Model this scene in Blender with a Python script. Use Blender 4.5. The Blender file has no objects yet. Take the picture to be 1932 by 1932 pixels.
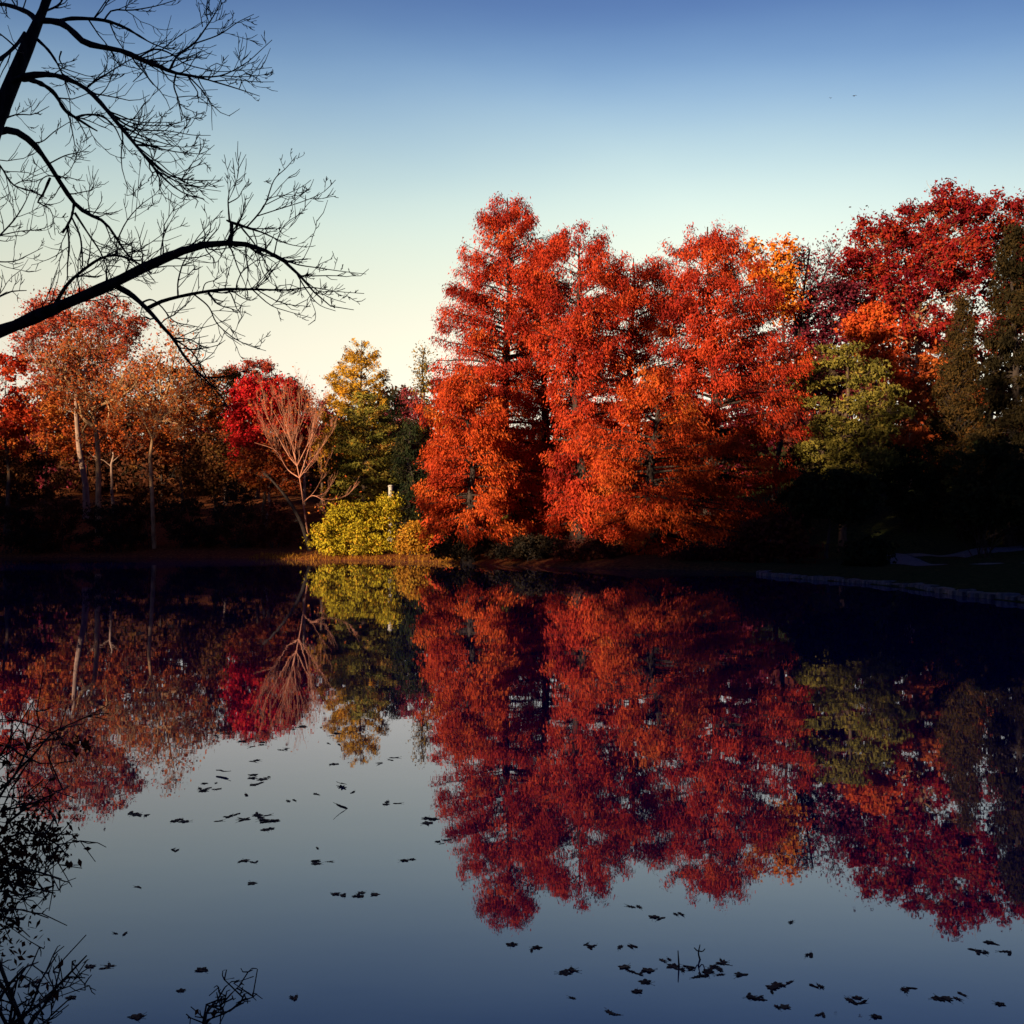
import bpy, math, time
import numpy as np
from mathutils import Vector

T0 = time.time()
sc = bpy.context.scene
COL = sc.collection
F = 2254.0                      # focal length for a 1932 px wide frame
HY = 1015.0                     # row of the horizon in that frame
CAMZ = 1.7
PITCH = math.atan((HY - 966) / F)
SUN_AZ, SUN_EL = math.radians(40), math.radians(8.5)
SUN2 = np.array([-math.sin(SUN_AZ), -math.cos(SUN_AZ)])

# ------------------------------------------------------------------ helpers
def at(px, py, Y):
    """point on the sight line of a photo position, Y metres out"""
    u, v = (px - 966) / F, (966 - py) / F
    d = np.array([u, math.cos(PITCH) - v * math.sin(PITCH), math.sin(PITCH) + v * math.cos(PITCH)])
    return np.array([0, 0, CAMZ]) + d * (Y / d[1])

def tag(o, label=None, cat=None, group=None, kind=None):
    if label: o['label'] = label
    if cat: o['category'] = cat
    if group: o['group'] = group
    if kind: o['kind'] = kind
    return o

def empty(name, loc, label, cat, group=None):
    o = bpy.data.objects.new(name, None)
    o.empty_display_size = .5
    o.location = loc
    COL.objects.link(o)
    return tag(o, label, cat, group)

def build(name, V, Q, mat, parent=None, tint=None, smooth=False, origin=None):
    V = np.asarray(V, np.float32).reshape(-1, 3)
    if origin is not None:
        V = V - np.asarray(origin, np.float32)
    Q = np.asarray(Q, np.int32)
    n, k = Q.shape
    me = bpy.data.meshes.new(name)
    me.vertices.add(len(V)); me.vertices.foreach_set('co', V.ravel())
    me.loops.add(n * k); me.loops.foreach_set('vertex_index', Q.ravel())
    me.polygons.add(n)
    me.polygons.foreach_set('loop_start', np.arange(0, n * k, k, dtype=np.int32))
    try:
        me.polygons.foreach_set('loop_total', np.full(n, k, np.int32))
    except Exception:
        pass
    if smooth:
        me.polygons.foreach_set('use_smooth', np.ones(n, bool))
    if tint is not None:
        a = me.attributes.new('tint', 'FLOAT', 'FACE')
        a.data.foreach_set('value', np.asarray(tint, np.float32))
    me.update(calc_edges=True)
    me.materials.append(mat)
    o = bpy.data.objects.new(name, me)
    COL.objects.link(o)
    if parent is not None:
        o.parent = parent
    return o

def norm(a):
    return a / np.maximum(np.linalg.norm(a, axis=-1, keepdims=True), 1e-9)

def tubes(P, R, sides=5):
    """P (T,k,3) centre lines, R (T,k) radii -> quads"""
    P = np.asarray(P, float); R = np.asarray(R, float)
    T, k, _ = P.shape
    t = norm(np.gradient(P, axis=1))
    d = norm(P[:, -1] - P[:, 0])
    ax = np.argmin(np.abs(d), axis=1)
    ref = np.zeros((T, 1, 3)); ref[np.arange(T), 0, ax] = 1
    n = norm(np.cross(t, np.broadcast_to(ref, t.shape)))
    b = np.cross(t, n)
    a = np.linspace(0, 2 * math.pi, sides, endpoint=False)
    V = P[:, :, None] + R[:, :, None, None] * (n[:, :, None] * np.cos(a)[None, None, :, None] + b[:, :, None] * np.sin(a)[None, None, :, None])
    base = (np.arange(T) * k * sides)[:, None, None] + (np.arange(k - 1) * sides)[None, :, None]
    j = np.arange(sides)[None, None, :]
    j2 = (np.arange(sides) + 1)[None, None, :] % sides
    Q = np.stack([base + j, base + j2, base + sides + j2, base + sides + j], -1).reshape(-1, 4)
    return V.reshape(-1, 3), Q

def join(parts):
    Vs, Qs, n = [], [], 0
    for V, Q in parts:
        if len(V) == 0: continue
        Vs.append(V); Qs.append(Q + n); n += len(V)
    return np.concatenate(Vs), np.concatenate(Qs)

def resample(pts, k):
    pts = np.asarray(pts, float)
    s = np.concatenate([[0], np.cumsum(np.linalg.norm(np.diff(pts[:, :3], axis=0), axis=1))])
    x = np.linspace(0, s[-1], k)
    return np.stack([np.interp(x, s, pts[:, i]) for i in range(pts.shape[1])], 1)

def smoothline(pts, k):
    """Catmull-Rom through the points, resampled"""
    p = np.asarray(pts, float)
    p = np.concatenate([[2 * p[0] - p[1]], p, [2 * p[-1] - p[-2]]])
    out = []
    for i in range(1, len(p) - 2):
        for t in np.linspace(0, 1, 7, endpoint=False):
            a, b, c, d = p[i - 1], p[i], p[i + 1], p[i + 2]
            out.append(.5 * (2 * b + (c - a) * t + (2 * a - 5 * b + 4 * c - d) * t * t + (3 * b - a - 3 * c + d) * t ** 3))
    out.append(p[-2])
    return resample(out, k)

def leaves(C, Nrm, size, rng, aspect=.6, down=None, spread=.9):
    """diamond leaves at C; Nrm outward directions; down = pull of the long axis"""
    n = len(C)
    N = norm(Nrm * (1 - spread * .5) + rng.normal(size=(n, 3)) * spread * .7)
    r = rng.normal(size=(n, 3))
    if down is not None:
        r = r * .55 + down
    u = norm(r - N * np.sum(r * N, 1, keepdims=True))
    v = np.cross(N, u)
    s = size * rng.uniform(.45, 1.5, (n, 1))
    U, W = u * s, v * s * aspect
    V = np.stack([C - U, C + W - U * .15, C + U, C - W - U * .15], 1)
    Q = np.arange(4 * n).reshape(n, 4)
    return V.reshape(-1, 3), Q

# ------------------------------------------------------------------ materials
def new_mat(name):
    m = bpy.data.materials.new(name); m.use_nodes = True
    nt = m.node_tree; nt.nodes.clear()
    out = nt.nodes.new('ShaderNodeOutputMaterial')
    return m, nt, out

def ramp_node(nt, stops):
    r = nt.nodes.new('ShaderNodeValToRGB')
    e = r.color_ramp.elements
    while len(e) > 1: e.remove(e[-1])
    e[0].position = stops[0][0]; e[0].color = (*stops[0][1], 1)
    for p, c in stops[1:]:
        x = e.new(p); x.color = (*c, 1)
    return r

def leaf_mat(name, cols, trans=.22):
    m, nt, out = new_mat(name)
    a = nt.nodes.new('ShaderNodeAttribute'); a.attribute_name = 'tint'
    r = ramp_node(nt, [(i / (len(cols) - 1), c) for i, c in enumerate(cols)])
    nt.links.new(a.outputs['Fac'], r.inputs[0])
    d = nt.nodes.new('ShaderNodeBsdfDiffuse'); t = nt.nodes.new('ShaderNodeBsdfTranslucent')
    mx = nt.nodes.new('ShaderNodeMixShader'); mx.inputs[0].default_value = trans
    for s in (d, t): nt.links.new(r.outputs[0], s.inputs[0])
    nt.links.new(d.outputs[0], mx.inputs[1]); nt.links.new(t.outputs[0], mx.inputs[2])
    nt.links.new(mx.outputs[0], out.inputs[0])
    return m

def bark_mat(name, c1, c2, scale=6, bump=.4):
    m, nt, out = new_mat(name)
    tc = nt.nodes.new('ShaderNodeTexCoord')
    mp = nt.nodes.new('ShaderNodeMapping'); mp.inputs['Scale'].default_value = (scale, scale, scale * .35)
    nz = nt.nodes.new('ShaderNodeTexNoise'); nz.inputs['Scale'].default_value = 1; nz.inputs['Detail'].default_value = 5
    r = ramp_node(nt, [(.35, c1), (.65, c2)])
    b = nt.nodes.new('ShaderNodeBsdfPrincipled'); b.inputs['Roughness'].default_value = .9
    b.inputs['Specular IOR Level'].default_value = .15
    bp = nt.nodes.new('ShaderNodeBump'); bp.inputs['Strength'].default_value = bump; bp.inputs['Distance'].default_value = .03
    L = nt.links
    L.new(tc.outputs['Object'], mp.inputs[0]); L.new(mp.outputs[0], nz.inputs['Vector'])
    L.new(nz.outputs['Fac'], r.inputs[0]); L.new(r.outputs[0], b.inputs['Base Color'])
    L.new(nz.outputs['Fac'], bp.inputs['Height']); L.new(bp.outputs[0], b.inputs['Normal'])
    L.new(b.outputs[0], out.inputs[0])
    return m

LM = dict(
    cypress=leaf_mat('russet_needles', [(.22, .017, .013), (.44, .038, .018), (.56, .066, .021), (.60, .11, .022)]),
    cypress_orange=leaf_mat('orange_needles', [(.30, .027, .012), (.50, .058, .017), (.59, .095, .02), (.56, .14, .024)]),
    oak=leaf_mat('dark_red_oak_leaves', [(.09, .006, .012), (.19, .01, .014), (.29, .022, .014), (.36, .06, .014)]),
    pinkred=leaf_mat('rosy_red_leaves', [(.22, .03, .025), (.38, .055, .035), (.46, .09, .04), (.40, .13, .04)]),
    rust=leaf_mat('rust_brown_leaves', [(.16, .028, .012), (.32, .06, .018), (.44, .10, .022), (.44, .16, .03)]),
    brown=leaf_mat('dull_brown_leaves', [(.045, .018, .012), (.09, .03, .015), (.14, .05, .018), (.15, .075, .02)]),
    olive=leaf_mat('golden_olive_leaves', [(.09, .06, .012), (.20, .12, .016), (.30, .18, .02), (.36, .16, .02)]),
    crimson=leaf_mat('crimson_leaves', [(.26, .006, .012), (.44, .01, .018), (.56, .022, .022), (.5, .06, .03)]),
    purple=leaf_mat('plum_red_leaves', [(.06, .008, .016), (.13, .015, .03), (.22, .03, .04), (.28, .05, .05)]),
    gold=leaf_mat('golden_needles', [(.22, .12, .01), (.44, .23, .02), (.60, .33, .03), (.60, .25, .02)]),
    pine=leaf_mat('green_pine_needles', [(.10, .095, .02), (.20, .18, .032), (.30, .24, .042), (.42, .17, .04)]),
    pinelight=leaf_mat('yellow_green_needles', [(.07, .065, .016), (.14, .12, .024), (.22, .18, .035), (.26, .18, .035)]),
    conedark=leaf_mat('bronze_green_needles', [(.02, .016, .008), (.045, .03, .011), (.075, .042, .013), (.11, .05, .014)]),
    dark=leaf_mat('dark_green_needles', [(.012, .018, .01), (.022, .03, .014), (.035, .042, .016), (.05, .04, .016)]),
    yellow=leaf_mat('yellow_green_shrub_leaves', [(.13, .10, .012), (.32, .25, .018), (.48, .36, .024), (.54, .26, .025)]),
    orangeyellow=leaf_mat('orange_yellow_leaves', [(.22, .10, .015), (.40, .17, .02), (.52, .25, .025), (.34, .26, .03)]),
    flame=leaf_mat('flame_orange_leaves', [(.38, .045, .01), (.56, .09, .012), (.62, .16, .016), (.60, .25, .02)]),
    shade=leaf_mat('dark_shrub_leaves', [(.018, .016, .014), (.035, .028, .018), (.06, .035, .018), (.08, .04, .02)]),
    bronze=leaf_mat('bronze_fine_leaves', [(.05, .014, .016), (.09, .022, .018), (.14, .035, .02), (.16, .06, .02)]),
)
BM = dict(
    dark=bark_mat('dark_bark', (.022, .016, .014), (.055, .040, .032)),
    brown=bark_mat('brown_bark', (.05, .032, .022), (.12, .075, .05)),
    pale=bark_mat('pale_bark', (.20, .11, .055), (.46, .27, .13), 3),
    tan=bark_mat('tan_bark', (.30, .12, .075), (.48, .215, .13), 3),
    grey=bark_mat('grey_bark', (.20, .13, .10), (.34, .22, .16), 3),
    near=bark_mat('ridged_dark_bark', (.012, .011, .012), (.045, .04, .036), 22, .8),
)

# ------------------------------------------------------------------ terrain
POND = np.array([(7, 1.2), (1.5, 2.0), (-.9, 2.5), (-1.5, 3.0), (-2.6, 4.6), (-4.0, 7), (-5.4, 10.5), (-8.5, 12.5), (-20, 14), (-45, 25),
    (-66, 50), (-72, 80), (-62, 101), (-50, 104), (-38, 105), (-29, 103), (-22, 100), (-17.5, 94), (-15, 92.5), (-12, 91.5), (-8, 90), (-5.5, 87),
    (-3, 80), (0, 74), (4, 68), (8, 65), (11, 62), (12.2, 58), (11.2, 55), (11.8, 50), (12.9, 45), (13.3, 41), (13.1, 36), (13.4, 30), (13.6, 22), (12.5, 10), (10, 4)], float)

def shore_dist(x, y):
    """signed distance to the shore, positive on land"""
    p = np.stack([x, y], -1)
    best = np.full(x.shape, 1e9); inside = np.zeros(x.shape, bool)
    n = len(POND)
    for i in range(n):
        a, b = POND[i], POND[(i + 1) % n]
        ab = b - a
        t = np.clip(((p - a) @ ab) / (ab @ ab), 0, 1)
        best = np.minimum(best, np.hypot(*np.moveaxis(p - a - t[..., None] * ab, -1, 0)))
        c = ((a[1] > y) != (b[1] > y)) & (x < (b[0] - a[0]) * (y - a[1]) / (b[1] - a[1] + 1e-12) + a[0])
        inside ^= c
    return np.where(inside, -best, best)

def bumps(x, y):
    return (np.sin(x * .31 + 1.3) * np.sin(y * .27 + .4) * .5 + np.sin(x * .83 + y * .55) * .22 + np.sin(x * 1.9 - y * 1.3 + 2) * .1)

def height(x, y):
    x = np.asarray(x, float); y = np.asarray(y, float)
    d = shore_dist(x, y)
    right = np.clip((x - 8) / 5, 0, 1) * np.clip((96 - y) / 12, 0, 1)
    bank = .26 * np.clip(d / .9, 0, 1)
    slope_l = .125 * np.clip(d - .9, 0, 60) + .14 * np.clip(d - 60, 0, 140)
    slope_r = .012 * np.clip(d - .9, 0, 26) + .10 * np.clip(d - 27, 0, 60) + .14 * np.clip(d - 87, 0, 140)
    near = np.clip((14 - y) / 8, 0, 1)
    s = slope_l * (1 - right) + slope_r * right
    s = s * (1 - near) + near * (.03 * np.clip(d - .9, 0, 40) + .02 * np.clip(d - 40, 0, 60))
    land = bank + s + bumps(x, y) * np.clip(d / 14, 0.04, 1) * .5
    bed = np.maximum(-1.4, d * .45)
    return np.where(d > 0, land, bed)

def ground_z(x, y):
    return float(height(np.array([x]), np.array([y]))[0])

def axis(a, b, step, far):
    core = np.arange(a, b + step, step)
    ext = step * np.cumsum(1.28 ** np.arange(1, 26)); ext = ext[ext < far]
    return np.concatenate([a - ext[::-1], core, b + ext])

gx, gy = axis(-85, 75, .8, 1900), axis(-14, 170, .8, 2300)
X, Y = np.meshgrid(gx, gy)
Z = height(X, Y)
ni, nj = X.shape
idx = np.arange(ni * nj).reshape(ni, nj)
Qg = np.stack([idx[:-1, :-1], idx[:-1, 1:], idx[1:, 1:], idx[1:, :-1]], -1).reshape(-1, 4)

def ground_mat():
    m, nt, out = new_mat('grass_and_leaf_litter')
    L = nt.links
    tc = nt.nodes.new('ShaderNodeTexCoord')
    n1 = nt.nodes.new('ShaderNodeTexNoise'); n1.inputs['Scale'].default_value = .16; n1.inputs['Detail'].default_value = 6
    n2 = nt.nodes.new('ShaderNodeTexNoise'); n2.inputs['Scale'].default_value = 5; n2.inputs['Detail'].default_value = 6
    L.new(tc.outputs['Object'], n1.inputs['Vector']); L.new(tc.outputs['Object'], n2.inputs['Vector'])
    litter = ramp_node(nt, [(.3, (.06, .022, .012)), (.5, (.18, .055, .022)), (.7, (.30, .11, .035))])
    grass = ramp_node(nt, [(.3, (.022, .03, .012)), (.55, (.045, .055, .018)), (.75, (.09, .07, .025))])
    L.new(n2.outputs['Fac'], litter.inputs[0]); L.new(n2.outputs['Fac'], grass.inputs[0])
    # leaf litter under the woods to the west, mown grass on the east lawn
    sx = nt.nodes.new('ShaderNodeSeparateXYZ'); L.new(tc.outputs['Object'], sx.inputs[0])
    mr = nt.nodes.new('ShaderNodeMapRange'); mr.inputs[1].default_value = 4; mr.inputs[2].default_value = 12
    L.new(sx.outputs[0], mr.inputs[0])
    ad = nt.nodes.new('ShaderNodeMath'); ad.operation = 'MULTIPLY_ADD'; ad.inputs[1].default_value = .8
    ad.use_clamp = True
    sb = nt.nodes.new('ShaderNodeMath'); sb.operation = 'SUBTRACT'; sb.inputs[1].default_value = .5
    L.new(n1.outputs['Fac'], sb.inputs[0]); L.new(sb.outputs[0], ad.inputs[0]); L.new(mr.outputs[0], ad.inputs[2])
    mx = nt.nodes.new('ShaderNodeMix'); mx.data_type = 'RGBA'
    L.new(ad.outputs[0], mx.inputs[0]); L.new(litter.outputs[0], mx.inputs[6]); L.new(grass.outputs[0], mx.inputs[7])
    d = nt.nodes.new('ShaderNodeBsdfDiffuse'); L.new(mx.outputs[2], d.inputs[0])
    bp = nt.nodes.new('ShaderNodeBump'); bp.inputs['Strength'].default_value = .8; bp.inputs['Distance'].default_value = .08
    L.new(n2.outputs['Fac'], bp.inputs['Height']); L.new(bp.outputs[0], d.inputs['Normal'])
    L.new(d.outputs[0], out.inputs[0])
    return m

tag(build('ground', np.stack([X, Y, Z], -1), Qg, ground_mat(), smooth=True), 'leaf strewn banks and grassy slopes round the pond', kind='structure')

def water_mat():
    m, nt, out = new_mat('still_pond_water')
    L = nt.links
    tc = nt.nodes.new('ShaderNodeTexCoord')
    mp = nt.nodes.new('ShaderNodeMapping'); mp.inputs['Scale'].default_value = (.55, .9, 1)
    n1 = nt.nodes.new('ShaderNodeTexNoise'); n1.inputs['Scale'].default_value = 1.0; n1.inputs['Detail'].default_value = 2
    n2 = nt.nodes.new('ShaderNodeTexNoise'); n2.inputs['Scale'].default_value = 7; n2.inputs['Detail'].default_value = 2
    L.new(tc.outputs['Object'], mp.inputs[0])
    L.new(mp.outputs[0], n1.inputs['Vector']); L.new(mp.outputs[0], n2.inputs['Vector'])
    b1 = nt.nodes.new('ShaderNodeBump'); b1.inputs['Strength'].default_value = 1; b1.inputs['Distance'].default_value = .0009
    b2 = nt.nodes.new('ShaderNodeBump'); b2.inputs['Strength'].default_value = 1; b2.inputs['Distance'].default_value = .0001
    L.new(n1.outputs['Fac'], b1.inputs['Height']); L.new(n2.outputs['Fac'], b2.inputs['Height'])
    L.new(b1.outputs[0], b2.inputs['Normal'])
    body = nt.nodes.new('ShaderNodeBsdfDiffuse'); body.inputs[0].default_value = (.001, .004, .09, 1)
    gl = nt.nodes.new('ShaderNodeBsdfGlossy'); gl.inputs['Color'].default_value = (.79, .83, 1, 1); gl.inputs['Roughness'].default_value = .012
    fr = nt.nodes.new('ShaderNodeFresnel'); fr.inputs['IOR'].default_value = 1.68
    mx = nt.nodes.new('ShaderNodeMixShader')
    L.new(b2.outputs[0], gl.inputs['Normal']); L.new(b2.outputs[0], fr.inputs['Normal'])
    L.new(fr.outputs[0], mx.inputs[0]); L.new(body.outputs[0], mx.inputs[1]); L.new(gl.outputs[0], mx.inputs[2])
    L.new(mx.outputs[0], out.inputs[0])
    return m
WX, WY = np.meshgrid(np.linspace(-80, 20, 2), np.linspace(0, 112, 2))
tag(build('water', np.stack([WX, WY, WX * 0], -1), [[0, 1, 3, 2]], water_mat()), 'still dark pond mirroring the sky and red trees', kind='structure')

# ------------------------------------------------------------------ tree makers
def clump_points(lobes, D, n, rng, shell=.45):
    C, R = [], []
    for lb in lobes:
        px, py, rx, ry = lb[:4]; dd = lb[4] if len(lb) > 4 else 0
        C.append(at(px, py, D + dd)); R.append((rx * D / F, .85 * (rx + ry) / 2 * D / F, ry * D / F))
    C, R = np.array(C), np.array(R)
    w = np.prod(R, 1) ** .72; cnt = np.maximum(3, (n * w / w.sum()).astype(int))
    pts, outw = [], []
    for c, r, k in zip(C, R, cnt):
        d = norm(rng.normal(size=(k, 3)))
        rad = rng.uniform(shell, 1, (k, 1)) ** .7
        pts.append(c + d * r * rad); outw.append(norm(d * r * rad / r + [0, 0, .25]))
    return np.concatenate(pts), np.concatenate(outw), C

def quad_curve(a, m, b, k):
    t = np.linspace(0, 1, k)[None, :, None]
    return (1 - t) ** 2 * a[:, None] + 2 * t * (1 - t) * m[:, None] + t * t * b[:, None]

def skeleton(base, pts, rng, r0, ngroup, lean=None, twig=True, trunk_top=None, jitter=.35):
    """trunk, limbs to groups of clumps, branches to each clump, twigs"""
    top = pts.mean(0) if trunk_top is None else np.asarray(trunk_top)
    k = 12
    t = np.linspace(0, 1, k)[:, None]
    tr = base + (top - base) * t
    wob = np.cumsum(rng.normal(size=(k, 3)) * [1, 1, 0], 0) * .012 * np.linalg.norm(top - base)
    tr += (wob - wob[-1] * t) * np.sin(np.pi * t)
    rad = r0 * (1 - .72 * t[:, 0]) * (1 + .5 * np.exp(-t[:, 0] * 25))
    parts = [tubes(tr[None], rad[None], 8)]
    g = pts[rng.choice(len(pts), min(ngroup, len(pts)), replace=False)]
    for _ in range(3):
        lab = np.argmin(((pts[:, None] - g[None]) ** 2).sum(-1), 1)
        g = np.array([pts[lab == i].mean(0) if (lab == i).any() else g[i] for i in range(len(g))])
    h = np.linalg.norm(g[:, :2] - top[:2], axis=1)
    zz = np.clip((g[:, 2] - .75 * h - base[2]) / (top[2] - base[2]), .22, .97)
    a = np.stack([np.interp(zz, t[:, 0], tr[:, i]) for i in range(3)], 1)
    ra = np.interp(zz, t[:, 0], rad) * .55
    mid = (a + g) / 2 + rng.normal(size=g.shape) * jitter * .25 * np.linalg.norm(g - a, axis=1, keepdims=True)
    mid[:, 2] += .06 * np.linalg.norm(g - a, axis=1)
    lim = quad_curve(a, mid, g, 8)
    lim[:, 1:-1] += rng.normal(size=lim[:, 1:-1].shape) * .04 * np.linalg.norm(g - a, axis=1)[:, None, None]
    parts.append(tubes(lim, ra[:, None] * np.linspace(1, .3, 8)[None], 6))
    # branches to clumps
    tb = rng.uniform(.35, 1, len(pts)) * 7
    i0 = np.minimum(tb.astype(int), 6); fr = (tb - i0)[:, None]
    s = lim[lab, i0] * (1 - fr) + lim[lab, i0 + 1] * fr
    rb = ra[lab] * (1 - .7 * tb / 7) * .5
    mid = (s + pts) / 2 + rng.normal(size=pts.shape) * jitter * .3 * np.linalg.norm(pts - s, axis=1, keepdims=True)
    br = quad_curve(s, mid, pts, 6)
    br[:, 1:-1] += rng.normal(size=br[:, 1:-1].shape) * .05 * np.linalg.norm(pts - s, axis=1)[:, None, None]
    parts.append(tubes(br, np.maximum(rb, .018)[:, None] * np.linspace(1, .4, 6)[None], 4))
    return parts, br

def twigs_from(br, rng, per, length, r, up=.3):
    """fine twigs leaving branch lines"""
    n = len(br) * per
    src = np.repeat(np.arange(len(br)), per)
    t = rng.uniform(1.2, br.shape[1] - 1.001, n); i0 = t.astype(int); fr = (t - i0)[:, None]
    s = br[src, i0] * (1 - fr) + br[src, i0 + 1] * fr
    d = norm(br[src, -1] - br[src, 0])
    d = norm(d + rng.normal(size=(n, 3)) * .6 + [0, 0, up])
    L = length * rng.uniform(.5, 1.4, (n, 1))
    e = s + d * L
    m = (s + e) / 2 + rng.normal(size=(n, 3)) * .14 * L
    tw = quad_curve(s, m, e, 4)
    return tubes(tw, np.full((n, 1), r) * np.linspace(1, .5, 4)[None], 3), tw

def make_tree(name, label, cat, bx, D, lobes, leaf, bark, n=260, per=55, size=.13, rc=.55, r0=.3, ngroup=9, seed=1, flat=.75, shell=.4, twigs=0,
              twig_len=1.2, twig_r=.02, group=None, by=None, tint=(.5, .22), top=None, zlift=0, stems=0, jitter=.35, crown_name='crown', aspect=.6):
    rng = np.random.default_rng(seed)
    b = at(bx, 1000, D); base = np.array([b[0], D, ground_z(b[0], D) - .12])
    if by is not None: base[:2] = by; base[2] = ground_z(*by) - .12
    pts, outw, C = clump_points(lobes, D, n, rng, shell)
    keep = pts[:, 2] > base[2] + .3
    pts, outw = pts[keep], outw[keep]
    root = empty(name, base, label, cat, group)
    if stems:
        k = stems
        tip = pts[rng.choice(len(pts), k)]
        a = base + rng.normal(size=(k, 3)) * [.35, .35, 0]
        mid = a * .5 + tip * .5 + [0, 0, .3] + rng.normal(size=(k, 3)) * .2
        br = quad_curve(a, mid, tip, 6)
        parts = [tubes(br, r0 * np.linspace(1, .3, 6)[None] * np.ones((k, 1)), 5)]
    else:
        tt = None if top is None else at(top[0], top[1], D)
        parts, br = skeleton(base, pts, rng, r0, ngroup, trunk_top=tt, jitter=jitter)
    if twigs:
        tv, tw = twigs_from(br, rng, twigs, twig_len, twig_r); parts.append(tv)
    V, Q = join(parts)
    build('stem' if stems else 'trunk', V, Q, BM[bark], root, smooth=True, origin=base)
    if per:
        src = np.repeat(np.arange(len(pts)), rng.poisson(per, len(pts)))
        off = rng.normal(size=(len(src), 3)) * rc * [1, 1, flat]
        off *= rng.uniform(.3, 1, (len(src), 1))
        sc_ = rng.uniform(.6, 1.35, len(pts))[src][:, None]
        P = pts[src] + off * sc_
        ok = P[:, 2] > base[2] + .15
        P, src, off = P[ok], src[ok], off[ok]
        nr = norm(outw[src] * .6 + norm(off) * .8 + [0, 0, .15])
        V, Q = leaves(P, nr, size, rng, aspect)
        ct = rng.normal(size=len(pts)) * tint[1] * .8
        tn = np.clip(tint[0] + ct[src] + rng.normal(size=len(src)) * tint[1] * .7, 0, 1)
        build('foliage' if stems else 'crown', V, Q, LM[leaf], root, tint=tn, origin=base)
    return root

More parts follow.
